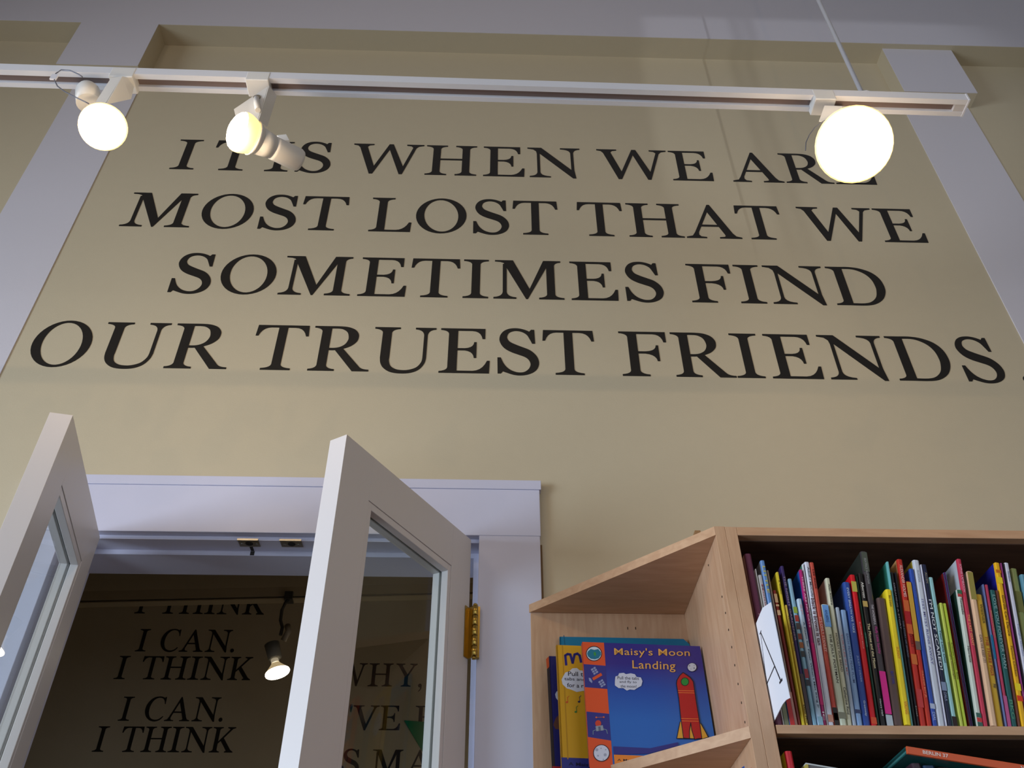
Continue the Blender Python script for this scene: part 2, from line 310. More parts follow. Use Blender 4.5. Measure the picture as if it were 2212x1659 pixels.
G = {
 'I': (.465, [stem(.155, .31, 0, 1, .155, .155, .155, .155)]),
 'H': (1.05, [stem(.145, .30, 0, 1, .145, .14, .145, .14), stem(.75, .905, 0, 1, .14, .145, .14, .145), [(.25, .50), (.8, .50), (.8, .55), (.25, .55)]]),
 'E': (.842, [stem(.14, .295, 0, 1, .14, 0, .14, 0), TOPARM(.76), MIDARM(.615), BOTARM(.842)]),
 'F': (.795, [stem(.145, .30, 0, 1, .145, .155, .145, 0), TOPARM(.795), MIDARM(.65)]),
 'L': (.79, [stem(.14, .295, 0, 1, .14, 0, .14, .14), BOTARM(.79)]),
 'T': (.88, [stem(.365, .515, 0, .97, .165, .165), [(.015, 1), (.865, 1), (.88, .755), (.835, .755)]+q((.835, .755), (.79, .945), (.64, .948))+q((.24, .948), (.09, .945), (.045, .755))+[(0, .755)]]),
 'O': (.965, ring(ell(.4825, .5, .4825, .52), ell(.4825, .5, .325, .472, .10))),
 'S': (.686, [S_OUT]),
 'R': (.99, [stem(.135, .29, 0, 1, .135, .14, .135, 0),
   smooth([(.25, 1), (.42, 1), (.56, .985), (.68, .93), (.745, .84), (.757, .755), (.735, .655), (.65, .555), (.527, .49), (.387, .455), (.25, .455)])+smooth([(.25, .505), (.38, .505), (.47, .53), (.545, .59), (.585, .68), (.588, .76), (.56, .86), (.50, .92), (.42, .948), (.25, .948)]),
   [(.37, .49), (.527, .49), (.84, .085)]+q((.84, .085), (.885, .038), (.99, .036))+[(.99, 0), (.722, 0)]]),
 'D': (.975, [stem(.14, .30, 0, 1, .14, 0, .14, 0), smooth([(.25, 1), (.45, 1), (.65, .96), (.83, .86), (.94, .70), (.975, .5), (.95, .33), (.86, .16), (.70, .04), (.52, 0), (.25, 0)])+smooth([(.25, .052), (.50, .052), (.64, .10), (.75, .22), (.80, .38), (.81, .5), (.79, .66), (.72, .8), (.60, .90), (.46, .948), (.25, .948)])]),
 'U': (1.045, [stem(.14, .295, .3, 1, 0, 0, .14, .14), stem(.845, .905, .3, 1, 0, 0, .15, .14, bh=.13),
   smooth([(.14, .32), (.155, .2), (.21, .09), (.33, .0), (.5, -.03), (.68, -.01), (.81, .07), (.885, .2), (.905, .32)])+smooth([(.845, .32), (.83, .22), (.76, .11), (.65, .055), (.54, .04), (.42, .06), (.33, .13), (.295, .24), (.295, .32)])]),
 'N': (1.095, [[(0, 1), (.29, 1), (.905, .25), (.955, .25), (.985, -.015), (.92, -.015), (.255, .80), (.195, .80), (.18, .88), (.12, .94), (0, .965)], stem(.195, .255, 0, .85, .16, .21, bh=.13), stem(.895, .955, .1, 1, 0, 0, .21, .14, bh=.13)]),
 'M': (1.26, [[(.02, 1), (.35, 1), (.645, .255), (.61, 0), (.58, 0), (.235, .80), (.20, .88), (.18, .93), (.12, .955), (.02, .965)], [(.58, 0), (.61, 0), (.975, .86), (.99, 1), (.905, 1), (.645, .255)], stem(.165, .235, 0, .9, .165, .17, bh=.13), stem(.955, 1.10, 0, 1, .145, .16, 0, .12)]),
 'W': (1.456, [[(0, 1), (.42, 1), (.42, .965), (.33, .95), (.29, .90), (.475, .25), (.463, 0), (.395, 0), (.135, .88), (.09, .94), (0, .965)], [(.395, 0), (.465, 0), (.765, .85), (.82, 1), (.735, 1), (.47, .24)],
   [(.735, 1), (.82, 1), (1.065, .25), (1.06, 0), (.995, 0), (.745, .84)], [(.995, 0), (1.06, 0), (1.30, .88), (1.35, .94), (1.456, .965), (1.456, 1), (1.10, 1), (1.10, .965), (1.19, .95), (1.235, .90), (1.06, .24)]]),
 'A': (1.055, [[(0, 0), (.385, 0), (.385, .035), (.28, .05), (.245, .10), (.25, .17), (.50, .80), (.555, 1), (.51, 1), (.175, .17), (.12, .07), (0, .035)], [(.51, 1), (.56, 1), (.895, .15), (.95, .065), (1.055, .035), (1.055, 0), (.63, 0), (.63, .035), (.73, .05), (.75, .08), (.74, .12), (.485, .79)], [(.29, .34), (.69, .34), (.655, .395), (.315, .395)]]),
 'V': (1.0, [[(0, 1), (.42, 1), (.42, .965), (.33, .95), (.30, .90), (.535, .24), (.53, -.01), (.47, -.01), (.14, .88), (.09, .94), (0, .965)], [(.47, -.01), (.53, -.01), (.86, .88), (.91, .94), (1.0, .965), (1, 1), (.66, 1), (.66, .965), (.76, .95), (.79, .9), (.535, .24)]]),
 'Y': (.95, [[(0, 1), (.40, 1), (.40, .965), (.31, .95), (.29, .9), (.56, .48), (.56, .40), (.40, .40), (.40, .45), (.12, .9), (.08, .95), (0, .965)], [(.50, .42), (.56, .45), (.83, .89), (.95, .965), (.95, 1), (.62, 1), (.62, .965), (.72, .95), (.75, .89), (.52, .52)], stem(.40, .56, 0, .46, .14, .14)]),
 'K': (.96, [stem(.14, .295, 0, 1, .14, .12, .14, .12), [(.29, .42), (.70, .90), (.70, .93), (.60, .965), (.60, 1), (.93, 1), (.93, .965), (.82, .93), (.47, .53), (.29, .34)], [(.36, .50), (.48, .60), (.86, .10), (.96, .035), (.97, 0), (.62, 0), (.62, .035), (.68, .07)]]),
 'C': (.84, [smooth([(.80, .70), (.79, 1.0)], 1)+[(.75, 1)]+smooth([(.72, .965), (.60, 1.01), (.47, 1.02), (.28, .98), (.13, .86), (.03, .69), (0, .5), (.03, .32), (.12, .16), (.28, .03), (.46, -.02), (.60, -.005), (.73, .06), (.83, .18)])+smooth([(.80, .20), (.68, .09), (.55, .05), (.40, .07), (.27, .16), (.19, .33), (.17, .5), (.185, .65), (.25, .82), (.38, .94), (.52, .965), (.64, .93), (.72, .84), (.77, .70)])]),
 'B': (.8, [stem(.14, .295, 0, 1, .14, 0, .14, 0), smooth([(.25, 1), (.45, 1), (.6, .96), (.68, .86), (.69, .76), (.65, .63), (.55, .55), (.25, .52)])+smooth([(.25, .57), (.45, .58), (.53, .66), (.54, .76), (.51, .88), (.43, .948), (.25, .948)]), smooth([(.25, .56), (.5, .55), (.66, .5), (.77, .38), (.79, .27), (.74, .12), (.6, .02), (.45, 0), (.25, 0)])+smooth([(.25, .052), (.45, .052), (.57, .10), (.62, .22), (.61, .35), (.54, .46), (.42, .505), (.25, .51)])]),
 '.': (.16, [ell(.08, .07, .08, .085, 0, 20)]),
 ',': (.17, [ell(.08, .05, .08, .08, 0, 18), [(.09, -.02), (.16, .04), (.15, -.08), (.09, -.17), (.02, -.22), (.01, -.205), (.07, -.14), (.10, -.07)]]),
 "'": (.15, [ell(.075, .98, .072, .07, 0, 16), [(.005, .97), (.147, .97), (.10, .72), (.06, .72)]]),
}
def glyph(ch, x0, x1, z0, h, Y, parent, m=VINYL, th=.0012):
    wd, polys = G[ch]; sx = (x1-x0)/wd; b = MB()
    for k, P in enumerate(polys if ch != 'O' else ()): b.prism([(x0+x*sx, Y, z0+y*h) for x, y in P], (0, -th-.00006*k, 0), m)
    if ch == 'O':
        for P in polys:
            f = [V((x0+x*sx, Y-th, z0+y*h)) for x, y in P]; b.face(f, m)
            g = [p+V((0, th, 0)) for p in f]; b.face([f[0], f[1], g[1], g[0]], m); b.face([f[3], f[2], g[2], g[3]], m)
    return b.build('letter', parent)
H_ = .1735
QUOTE = [
 (2.563, 'I -1.118 -1.036;T -.985 -.833;I -.793 -.713;S -.689 -.570;W -.5 -.249;H -.239 -.059;E -.035 .11;N .122 .31;W .371 .623;E .631 .776;A .843 1.024;R 1.032 1.201;E 1.208 1.354',
  'black serif wall lettering reading IT IS WHEN WE ARE, partly behind the glowing spotlights'),
 (2.256, 'M -1.204 -.981;O -.956 -.789;S -.762 -.644;T -.632 -.48;L -.403 -.266;O -.253 -.086;S -.063 .055;T .067 .218;T .283 .435;H .45 .632;A .639 .822;T .818 .97;W 1.034 1.288;E 1.296 1.442',
  'black serif wall lettering reading MOST LOST THAT WE, second line down'),
 (1.955, 'S -.977 -.856;O -.832 -.664;M -.646 -.429;E -.406 -.261;T -.25 -.098;I -.087 -.009;M .007 .224;E .246 .391;S .415 .532;F .616 .754;I .767 .847;N .861 1.05;D 1.064 1.233',
  'black serif wall lettering reading SOMETIMES FIND, third line down'),
 (1.652, 'O -1.303 -1.138;U -1.113 -.93;R -.913 -.739;T -.68 -.527;R -.513 -.342;U -.338 -.159;E -.145 -.001;S .021 .14;T .152 .303;F .377 .515;R .53 .702;I .705 .785;E .806 .954;N .967 1.158;D 1.171 1.339;S 1.37 1.487;. 1.532 1.562',
  'black serif wall lettering reading OUR TRUEST FRIENDS, the lowest and widest line')]
for zb, row, lab in QUOTE:
    t = empty('wall_lettering', (0, D, Z(zb)), lab, 'lettering', 'lines of the wall quotation')
    for it in row.split(';'):
        ch, a, c = it.split()
        o = glyph(ch, float(a), float(c), 0, H_, 0, t)

# ------------------------------------------------------------------ the dark room beyond the doors
YB = 3.6
struct(box('wall_far', (-3, YB, 0), (1.6, YB+.1, 5.2), WALL))
struct(box('wall_far_left', (-3.1, 2.05, 0), (-3, YB, 5.2), WALL)); struct(box('wall_far_right', (1.5, 2.05, 0), (1.6, YB, 5.2), WALL))
struct(box('ceiling_far', (-3, 2.05, 5.1), (1.6, YB, 5.2), PIL))
def far_line(items, base, top, lab):
    # items: (char, left px, right px) measured on the base line or top line
    zb = atY(items[0][1], base, YB).z; zt = atY((items[0][1]), top, YB).z
    t = empty('far_lettering', (0, YB, zb), lab, 'lettering', 'lettering on the wall of the next room')
    for ch, a, c, yy in items:
        glyph(ch, atY(a, yy, YB).x, atY(c, yy, YB).x, 0, zt-zb, 0, t, VINYL, .0015)
def spread(word, x0, x1, y):     # words with natural advance between two base line pixels
    ws = [.45 if c == ' ' else G[c][0] for c in word]; gap = .06; tot = sum(ws)+gap*(len(word)-1); s = (x1-x0)/tot; x = x0; out = []
    for c, w_ in zip(word, ws):
        if c != ' ': out.append((c, x, x+w_*s, y))
        x += (w_+gap)*s
    return out
far_line(spread('I THINK', 290, 570, 1325), 1325, 1277, 'black lettering I THINK on the dark far wall, its top hidden by the far track')
far_line(spread('I CAN.', 291, 505, 1407), 1407, 1359, 'black lettering I CAN. on the dark far wall, upper of the two')
far_line(spread('I THINK', 245, 540, 1467), 1467, 1417, 'black lettering I THINK on the dark far wall, middle of the three')
far_line(spread('I CAN.', 254, 480, 1557), 1557, 1505, 'black lettering I CAN. on the dark far wall, lower of the two')
far_line(spread('I THINK', 198, 502, 1624), 1624, 1569, 'black lettering I THINK on the dark far wall, lowest of the three')
far_line([('W', 724, 795, 1433), ('H', 793.7, 846.5, 1482), ('Y', 856.6, 902.5, 1433), (',', 903, 911.5, 1482)], 1482, 1432.5, 'black lettering WHY, seen through the glass of the right door leaf')
far_line([("'", 755.5, 762, 1527), ('V', 764, 820.6, 1524), ('E', 818, 863, 1577), ('B', 895, 938, 1577), ('E', 944, 988, 1577)], 1577, 1523.8, "black lettering 'VE BE seen through the glass of the right door leaf")
far_line([('A', 668, 728, 1674), ('S', 736, 774, 1674), ('M', 800, 870, 1674), ('A', 874, 934, 1674), ('N', 940, 1000, 1674)], 1674, 1618.5, 'black lettering AS MAN low on the far wall behind the glass of the right door')
tz = atY(150, 1297, 3.0).z
tp = empty('far_track', (0, 3.0, tz), 'thin pale track rail crossing the dark room beyond the doors', 'track rail')
a, c = atY(60, 1300, 3.0), atY(1060, 1278, 3.0); d_ = (c-a)/(c-a).x; a = a+d_*(-2.999-a.x); c = c+d_*(1.499-c.x)
def bar(b, p, q_, w_, h_, m):
    d = (q_-p).normalized(); s = d.cross(V((0, 0, 1))).normalized(); u_ = s.cross(d)
    vs = [p+s*i*w_/2+u_*j*h_/2 for i, j in ((-1,-1),(1,-1),(1,1),(-1,1))]; ve = [v+(q_-p) for v in vs]
    b.rings([vs, ve], m, smooth=False); return b
loc0 = V((0, 3.0, tz))
FT = mat('dull_far_track', (176, 160, 130), .5)
bar(MB(), a-loc0+V((0, 0, .010)), c-loc0+V((0, 0, .010)), .035, .036, FT).build('rail', tp)
off = V((0, 0, -.013)); bar(MB(), a-loc0+off, c-loc0+off, .02, .006, mat('dark_channel', (40, 32, 28), .6)).build('channel', tp)
off = V((0, .0, -.017)); bar(MB(), a-loc0+off, c-loc0+off, .035, .004, FT).build('lip', tp)

# the far hanging spot with its small reflector lamp
DK = mat('dark_lamp_metal', (70, 68, 64), .4, .3)
YF = 2.98
fs = empty('hanging_spotlight', atY(625, 1285, YF), 'small bare reflector lamp hanging from the track in the dark room', 'spotlight')
L0 = fs.location
def F_(x, y, Y=YF): return atY(x, y, Y)-L0
MB().box(F_(614, 1296)+V((0, -.01, 0)), F_(634, 1280)+V((0, .03, .0)), DK).build('adaptor', fs)
MB().tube([F_(624, 1294), F_(616, 1303), F_(609, 1318), F_(606, 1340), F_(610, 1355), F_(606, 1372)], .006, DK, 10).build('arm', fs)
kb = MB(); ka, kc = F_(621, 1352), F_(612, 1384); kb.tube([ka, ka*.55+kc*.45+V((.012, -.01, 0)), kc], .011, mat('dull_knob', (150, 140, 126), .4), 14); kb.build('knuckle', fs)
o1, o2 = F_(583, 1394), F_(592, 1424); ax = (F_(600, 1446)-F_(588, 1392)).normalized()
sb = MB(); sb.lathe(F_(587, 1390), ax, [(0, .012), (.003, .026), (.058, .023), (.061, .012)], mat('grey_socket', (128, 128, 124), .5), 24); sb.build('socket', fs)
p0 = F_(592.5, 1422)
MB().lathe(p0, ax, [(0, .0125), (.020, .0135)], mat('bright_reflector_neck', (210, 205, 190), .2, .6, emit=.35, emitcol=(255, 236, 200)), 20).build('lamp_base', fs)
MB().lathe(p0+ax*.020, ax, [(0, .014), (.010, .022), (.022, .033), (.031, .041)], mat('dichroic_reflector', (170, 150, 110), .15, .5, emit=.5, emitcol=(255, 225, 170)), 28, cap=False).build('reflector', fs)
MB().lathe(p0+ax*.051, ax, [(0, .0405), (.004, .042), (.008, .040), (.011, .03), (.0125, .012)], mat('lit_lamp_face', (255, 250, 240), .3, emit=14, emitcol=(255, 240, 215)), 28).build('bulb', fs)
l = bpy.data.lights.new('far_lamp', 'SPOT'); l.energy = 5; l.color = (1, .88, .7); l.spot_size = 2.4; l.spot_blend = .8; l.shadow_soft_size = .03
lo = bpy.data.objects.new('far_lamp_light', l); C.objects.link(lo); lo.location = fs.location+p0+ax*.07; lo.rotation_euler = ax.to_track_quat('-Z', 'Y').to_euler()
l2 = bpy.data.lights.new('far_room_fill', 'POINT'); l2.energy = 4.2; l2.color = (1, .88, .76); l2.shadow_soft_size = .15  # unseen fill added to lift the far wall and track
lo2 = bpy.data.objects.new('far_room_fill_light', l2); C.objects.link(lo2); lo2.location = (.7, 2.35, 2.0)
pn = MB(); pn.prism([atY(873, 1556, 3.59), atY(925, 1560, 3.59), atY(912, 1622, 3.59)], (0, .0098, 0), mat('flat_green', (10, 140, 90), .8))  # flat green triangle set on the far wall
tag(pn.build('triangle'), 'flat green pennant in the room behind the glass of the right door', 'triangle')

# ------------------------------------------------------------------ track over the lettering
TZ, TX0, TX1 = Z(1.9), -1.75, 1.137
TY0, TY1 = 1.1395, 1.1555         # front edge at the frame's left and at the far end
def ty(x): return TY0+(TY1-TY0)*(x+1.147)/2.283
tr = empty('track_rail', (0, 1.15, TZ), 'long white lighting track hanging in front of the wall quotation, dark slot underneath', 'track rail')
def trk(x, dy, z): return V((x, ty(x)+dy-1.15, z))
W_ = .045
def tbar(nm, x0, x1, d0, d1, z0, z1, m):
    b = MB(); b.rings([[trk(x, d0, z0), trk(x, d1, z0), trk(x, d1, z1), trk(x, d0, z1)] for x in (x0, x1)], m, smooth=False); return b.build(nm, tr)
tbar('front_flange', TX0, TX1, 0, .0135, 0, .022, METALW)
tbar('back_flange', TX0, TX1, W_-.012, W_, 0, .022, METALW)
tbar('rail_top', TX0, TX1, .0, W_, .0221, .026, METALW)
tbar('channel', TX0, TX1-.02, .0136, W_-.0121, .010, .022, GROOVE)
tbar('end_cap', TX1, TX1+.004, -.001, W_+.001, -.001, .0265, METALW)
tbar('end_stop', TX1-.026, TX1, .0137, W_-.0122, .001, .0095, mat('grey_end_stop', (200, 196, 196), .5))
# hanging rod with its foot
rx, ry = .897, ty(.9)+.02
hr = empty('hanging_rod', (rx, ry, TZ+.027), 'thin white suspension rod rising from the right end of the track', 'rod')
MB().lathe((0, 0, 0), (0, 0, 1), [(0, .020), (.003, .020), (.006, .009), (.018, .008), (.019, .0055), (6-TZ-.03, .0055)], METALW, 16).build('rod', hr)
MB().box((-.035, -.014, 0), (.04, .014, .004), METALW).build('foot', hr)

# ------------------------------------------------------------------ the three lit spotlights
WL = mat('white_lamp_enamel', (225, 222, 218), .35)
BULB = mat('lit_frosted_bulb', (255, 250, 235), .4, emit=26, emitcol=(255, 236, 196))
RIM = mat('warm_bulb_rim', (255, 235, 190), .4, emit=1.9, emitcol=(255, 214, 130))
WIRE = mat('grey_wire', (110, 112, 125), .35, .3)
def head(pf, a, rf, L, rb, t, taper=.62):
    """bulb face centred at pf looking along a, housing behind"""
    a = a.normalized()
    MB().lathe(pf-a*.035, a, [(0, rf*.72), (.010, rf*.92), (.022, rf*1.02), (.030, rf*1.04), (.036, rf)], RIM, 32, cap=False).build('bulb_rim', t)
    MB().lathe(pf-a*.035, a, [(.0355, rf*.985), (.041, rf*.93), (.047, rf*.75), (.052, rf*.45), (.054, rf*.12)], BULB, 32).build('bulb', t)
    MB().lathe(pf-a*.045, a, [(0, rf*.70), (.009, rf*.86), (.0135, rf*.93), (.0135, rf*.80), (.004, rf*.6)], WL, 28, cap=False).build('trim_ring', t)
    MB().lathe(pf-a*(.045+L), a, [(0, rb*.55), (.003, rb*.9), (.009, rb), (L*.6, rb), (L*.66, rb*1.0), (L*.67, rb*.93), (L*.70, rb*.93), (L*.71, rb*1.02), (L, rf*.72)], WL, 28).build('housing', t)
def lampbase(nm_label, x):
    t = empty('track_spotlight', (x, ty(x)+.0225, TZ), nm_label, 'spotlight', 'lit spotlights on the white track')
    return t
def P_(t, x, y, Y): return atY(x, y, Y)-t.location
def plates(t, pts1, pts2, Y1, Y2):
    b = MB(); f1 = [P_(t, x, y, Y1) for x, y in pts1]; b.prism(f1, (0, .0016, 0), WL)
    f2 = [P_(t, x, y, Y) for x, y, Y in pts2]; b.prism(f2, (.0014, 0, .0004), WL)
    return b
def camv(r, u, f): return (RT*r+UP*u+FW*f).normalized()
# left lamp: faces the camera, dome of the socket at its upper left
t = lampbase('leftmost lit spotlight with a looped wire and white domed socket', -.868)
MB().box((-.028, -.0235, -.014), (.028, .0225, .024), WL, None, .002).build('adaptor', t)
plates(t, [(240, 168), (263, 165), (226, 226), (205, 222)], [(263, 165, 1.13), (292, 172, 1.165), (282, 214, 1.17), (228, 226, 1.13)], 1.13, 0).build('bracket', t)
c1 = P_(t, 221, 274, 1.10); a1 = camv(.22, -.30, -1); head(c1, a1, .047, .075, .028, t)
d0 = P_(t, 190, 200, 1.15)
MB().lathe(d0+V((0, 0, 0)), camv(.30, -.75, -.5), [(-.026, .004), (-.024, .012), (-.017, .021), (-.006, .026), (.010, .027), (.040, .027)], WL, 24).build('socket_dome', t)
pts = [P_(t, x, y, 1.12) for x, y in ((178, 166), (162, 155), (140, 149), (124, 153), (117, 165), (118, 180), (130, 192), (150, 204), (172, 214), (192, 224))]
MB().tube([V(p) for p in (lambda P: [P[0]]+[P[i]*.5+P[i+1]*.5 for i in range(len(P)-1)]+[P[-1]])(pts)], .0014, WIRE, 8).build('wire', t)
MB().box(P_(t, 114, 163, 1.122), P_(t, 120, 170, 1.118), mat('bright_wire_clip', (240, 240, 250), .2, .2)).build('wire_clip', t)
# middle lamp: turned to the left, housing reaching to the lower right
t = lampbase('middle lit spotlight angled left, its white housing pointing lower right over the lettering', -.552)
MB().box((-.030, -.0235, -.010), (.024, .0225, .024), WL, None, .002).build('adaptor', t)
plates(t, [(579, 186), (505, 236), (512, 262), (556, 262)], [(580, 186, 1.13), (597, 206, 1.165), (576, 274, 1.165), (557, 262, 1.13)], 1.13, 0).build('bracket', t)
MB().tube([P_(t, 554, 212, 1.128), P_(t, 554, 222, 1.124), P_(t, 557, 238, 1.122)], .0062, WL, 10).build('cable', t)
MB().lathe(P_(t, 555, 209, 1.1285), (0, 1, 0), [(0, .0085), (.0008, .0085)], mat('shaded_hole', (120, 108, 92), .7), 16).build('cable_hole', t)
c2 = P_(t, 516, 283, 1.07); a2 = camv(-.56, .10, -.82)
cb = P_(t, 612, 330, 1.135); a2 = ((c2-cb).normalized())
head(c2, a2, .041, .100, .025, t)
MB().prism([P_(t, 598, 292, 1.13), P_(t, 618, 290, 1.13), P_(t, 625, 303, 1.13), P_(t, 612, 303, 1.13)], (0, .02, 0), WL).build('rear_clip', t)
# right lamp: the widest glow
t = lampbase('rightmost lit spotlight with the widest glowing bulb, below the right end of the track', .789)
MB().box((-.027, -.0235, -.016), (.024, .0225, .024), WL, None, .002).build('adaptor', t)
plates(t, [(1781, 228), (1817, 229), (1826, 262), (1769, 262)], [(1817, 229, 1.13), (1835, 232, 1.16), (1850, 262, 1.16), (1826, 262, 1.13)], 1.13, 0).build('bracket', t)
c3 = P_(t, 1846, 312, 1.07); head(c3, camv(-.15, -.25, -1), .076, .07, .034, t)
pts = [P_(t, x, y, 1.125) for x, y in ((1800, 252), (1778, 262), (1760, 276), (1748, 292), (1741, 308), (1740, 325))]
MB().tube(pts, .0011, WIRE, 8).build('wire', t)
for x, y, Y, e in ((160, 290, 1.06, 3.6), (468, 300, 1.04, 3.6), (1900, 290, 1.06, 13)):  # fill added beside each bulb to warm the wall around it
    l = bpy.data.lights.new('bulb_side_fill', 'POINT'); l.energy = e; l.color = (1, .76, .50); l.shadow_soft_size = .05
    o = bpy.data.objects.new('bulb_side_fill', l); C.objects.link(o); o.location = atY(x, y, Y)

# ------------------------------------------------------------------ bookcase
YFr = 1.53
SX = .4538                                    # inner face of the end unit's side panel
# triangular end unit
eu = empty('corner_shelf_unit', (SX, 1.879, 0), 'light maple end unit with triangular shelves, left of the tall bookcase', 'shelf unit')
def loc(p, o): return V(p)-V(o)
EO = V((SX, 1.879, 0))
def ebox(nm, a, b_, m, bev=.0008): return MB().box(loc(a, EO), loc(b_, EO), m, None, bev).build(nm, eu)
ebox('back_panel', (.1015, 1.8791, .05), (SX+.02, 1.897, Z(.9163)), MAPLE_Z)
sp_ = ebox('side_panel', (SX, YFr, .05), (.4741, 1.879, Z(.9364)), MAPLE_Z)
def tri_shelf(z0, z1):
    b = MB(); a, c, d = V((.1015, 1.8788, z0)), V((SX-.0003, YFr, z0)), V((SX-.0003, 1.8788, z0))
    b.prism([a-EO, c-EO, d-EO], (0, 0, z1-z0), MAPLE_X); return b.build('shelf', eu)
TS = Z(.541)
b = MB(); b.prism([V((.0985, 1.8788, Z(.9166)))-EO, V((SX-.0003, YFr, Z(.9166)))-EO, V((SX-.0003, 1.8965, Z(.9166)))-EO, V((.0985, 1.8965, Z(.9166)))-EO], (0, 0, .0195), MAPLE_X); b.build('top_board', eu)
tri_shelf(TS-.0197, TS); tri_shelf(Z(.20), Z(.22)); tri_shelf(Z(-.15), Z(-.13)); tri_shelf(Z(-.5), Z(-.48)); tri_shelf(Z(-.9), Z(-.88))
HOLE = mat('peg_hole_dark', (50, 32, 22), .9)
for (x, y) in ((1530.5, 1221), (1560, 1289), (1567.5, 1324), (1574, 1360.5), (1581, 1398), (1587.5, 1437), (1594.6, 1477.5), (1602, 1518), (1609.5, 1560)):
    p = atX(x, y, SX); MB().lathe(p-EO+V((-.0006, 0, 0)), (1, 0, 0), [(0, .0022), (.0005, .0022)], HOLE, 10).build('peg_hole', eu)
for (x, y) in ((1356, 1357), (1373, 1357)):
    p = atY(x, y, 1.8785); MB().box(p-EO+V((-.0008, 0, -.003)), p-EO+V((.0008, .0005, .003)), HOLE).build('peg_hole', eu)
# tall straight bookcase
bc = empty('bookcase', (.4743, 1.879, 0), 'tall light maple bookcase with a dark interior, packed with picture books', 'bookcase')
BO = V((.4743, 1.879, 0)); XR = 1.75
def bbox(nm, a, b_, m, bev=.0008): return MB().box(loc(a, BO), loc(b_, BO), m, None, bev).build(nm, bc)
bbox('side_panel', (.4743, YFr, .0), (.4975, 1.879, Z(.9356)), MAPLE_Z); bbox('side_panel', (XR, YFr, 0), (XR+.022, 1.879, Z(.9356)), MAPLE_Z)
bbox('top_board', (.4977, YFr, Z(.9165)), (XR-.0002, 1.879, Z(.9353)), MAPLE_X)
DARKSIDE = RECESS_SHADE
bbox('back_panel', (.4977, 1.872, .05), (XR-.0002, 1.879, Z(.9163)), RECESS_SHADE, 0)
bbox('shade_sheet', (.4977, YFr+.02, Z(.9145)), (XR-.0002, 1.871, Z(.9163)), RECESS_SHADE, 0)  # dark sheet added under the top board in place of shade
SH1, SH2 = Z(.544), Z(.205)
bbox('shelf', (.5005, YFr+.001, SH1-.0148), (XR-.002, 1.8715, SH1), MAPLE_X, .0006)
bbox('shade_sheet', (.5005, YFr+.02, SH1-.0165), (XR-.002, 1.8715, SH1-.015), RECESS_SHADE, 0)  # dark sheet added under the shelf in place of shade
bbox('shelf', (.4985, YFr+.001, SH2-.018), (XR-.002, 1.8715, SH2), MAPLE_X, .0006)
bbox('shelf', (.4985, YFr+.001, Z(-.15)), (XR-.002, 1.8715, Z(-.132)), MAPLE_X, .0006)
bbox('shelf', (.4985, YFr+.001, Z(-.5)), (XR-.002, 1.8715, Z(-.482)), MAPLE_X, .0006)
bbox('plinth', (.4985, YFr+.03, 0), (XR-.002, 1.8715, .08), MAPLE_X, .0006)
wb = atY(1505, 1151, 1.62)
tag(MB().box((wb.x-.006, 1.61, Z(.9362)), (wb.x+.006, 1.63, wb.z), mat('brown_wood_block', (150, 110, 70), .6)).build('wood_block'), 'tiny brown wooden block peeking over the top of the corner shelf unit', 'block')

# ------------------------------------------------------------------ books on the upper shelf
def cmat(c, rough=.35): return mat('printed_cover', tuple(int(v) for v in c), rough)
def book(label, X0, X1, h, lean, col, cov=None, dy=0.0, depth=.22, z=SH1, texts=(), bands=(), soft=False, group='picture books on the upper shelf', name='book'):
    """spine faces the room; X0..X1 is the spine width, lean the tilt to the right"""
    t = X1-X0
    root = empty(name, (X0, YFr+.006+dy, z+t*max(0, math.sin(lean))+.0003), label, 'book', group); root.rotation_euler = (0, lean, 0)
    cov = cov or col; m = cmat(col); mc = cmat(cov, .4); k = min(.0022, t*.28)
    b = MB(); r = min(t*.28, .004)     # rounded spine joined to two boards
    prof = [(0, .006), (r*.25, .0018), (r, 0), (t-r, 0), (t-r*.25, .0018), (t, .006)]
    pr = prof+[(t-k, .0075), (k, .0075)]
    for z0_, z1_ in ((0, h),):
        b.rings([[V((x, y, zz)) for x, y in pr] for zz in (z0_, z1_)], m, smooth=False)
    b.box((0, .006, 0), (k, depth, h), mc); b.box((t-k, .006, 0), (t, depth, h), mc)
    cvr = b.build('cover', root)
    if t > 2*k+.0004: MB().box((k, .0076, .003), (t-k, depth-.004, h-.003), PAPER).build('page_block', root)
    for z0_, z1_, c in bands:
        MB().box((t*.06, -.00035, h*z0_), (t*.94, .001, h*z1_), cmat(c)).build('spine_band', cvr)
    for s, z1_, z0_, c, f in texts:      # reads downwards from z1 to z0 (fractions of height); f: share of the width
        ht = t*f; x0 = t*(.5-f/2)
        lay_text('spine_title', s, lambda x, y: (x0+y, -.0007, h*z1_-x), h*(z1_-z0_), ht, cmat(c), cvr, .012)
    return root
def spx(x): return atY(x, 1562, YFr+.006).x
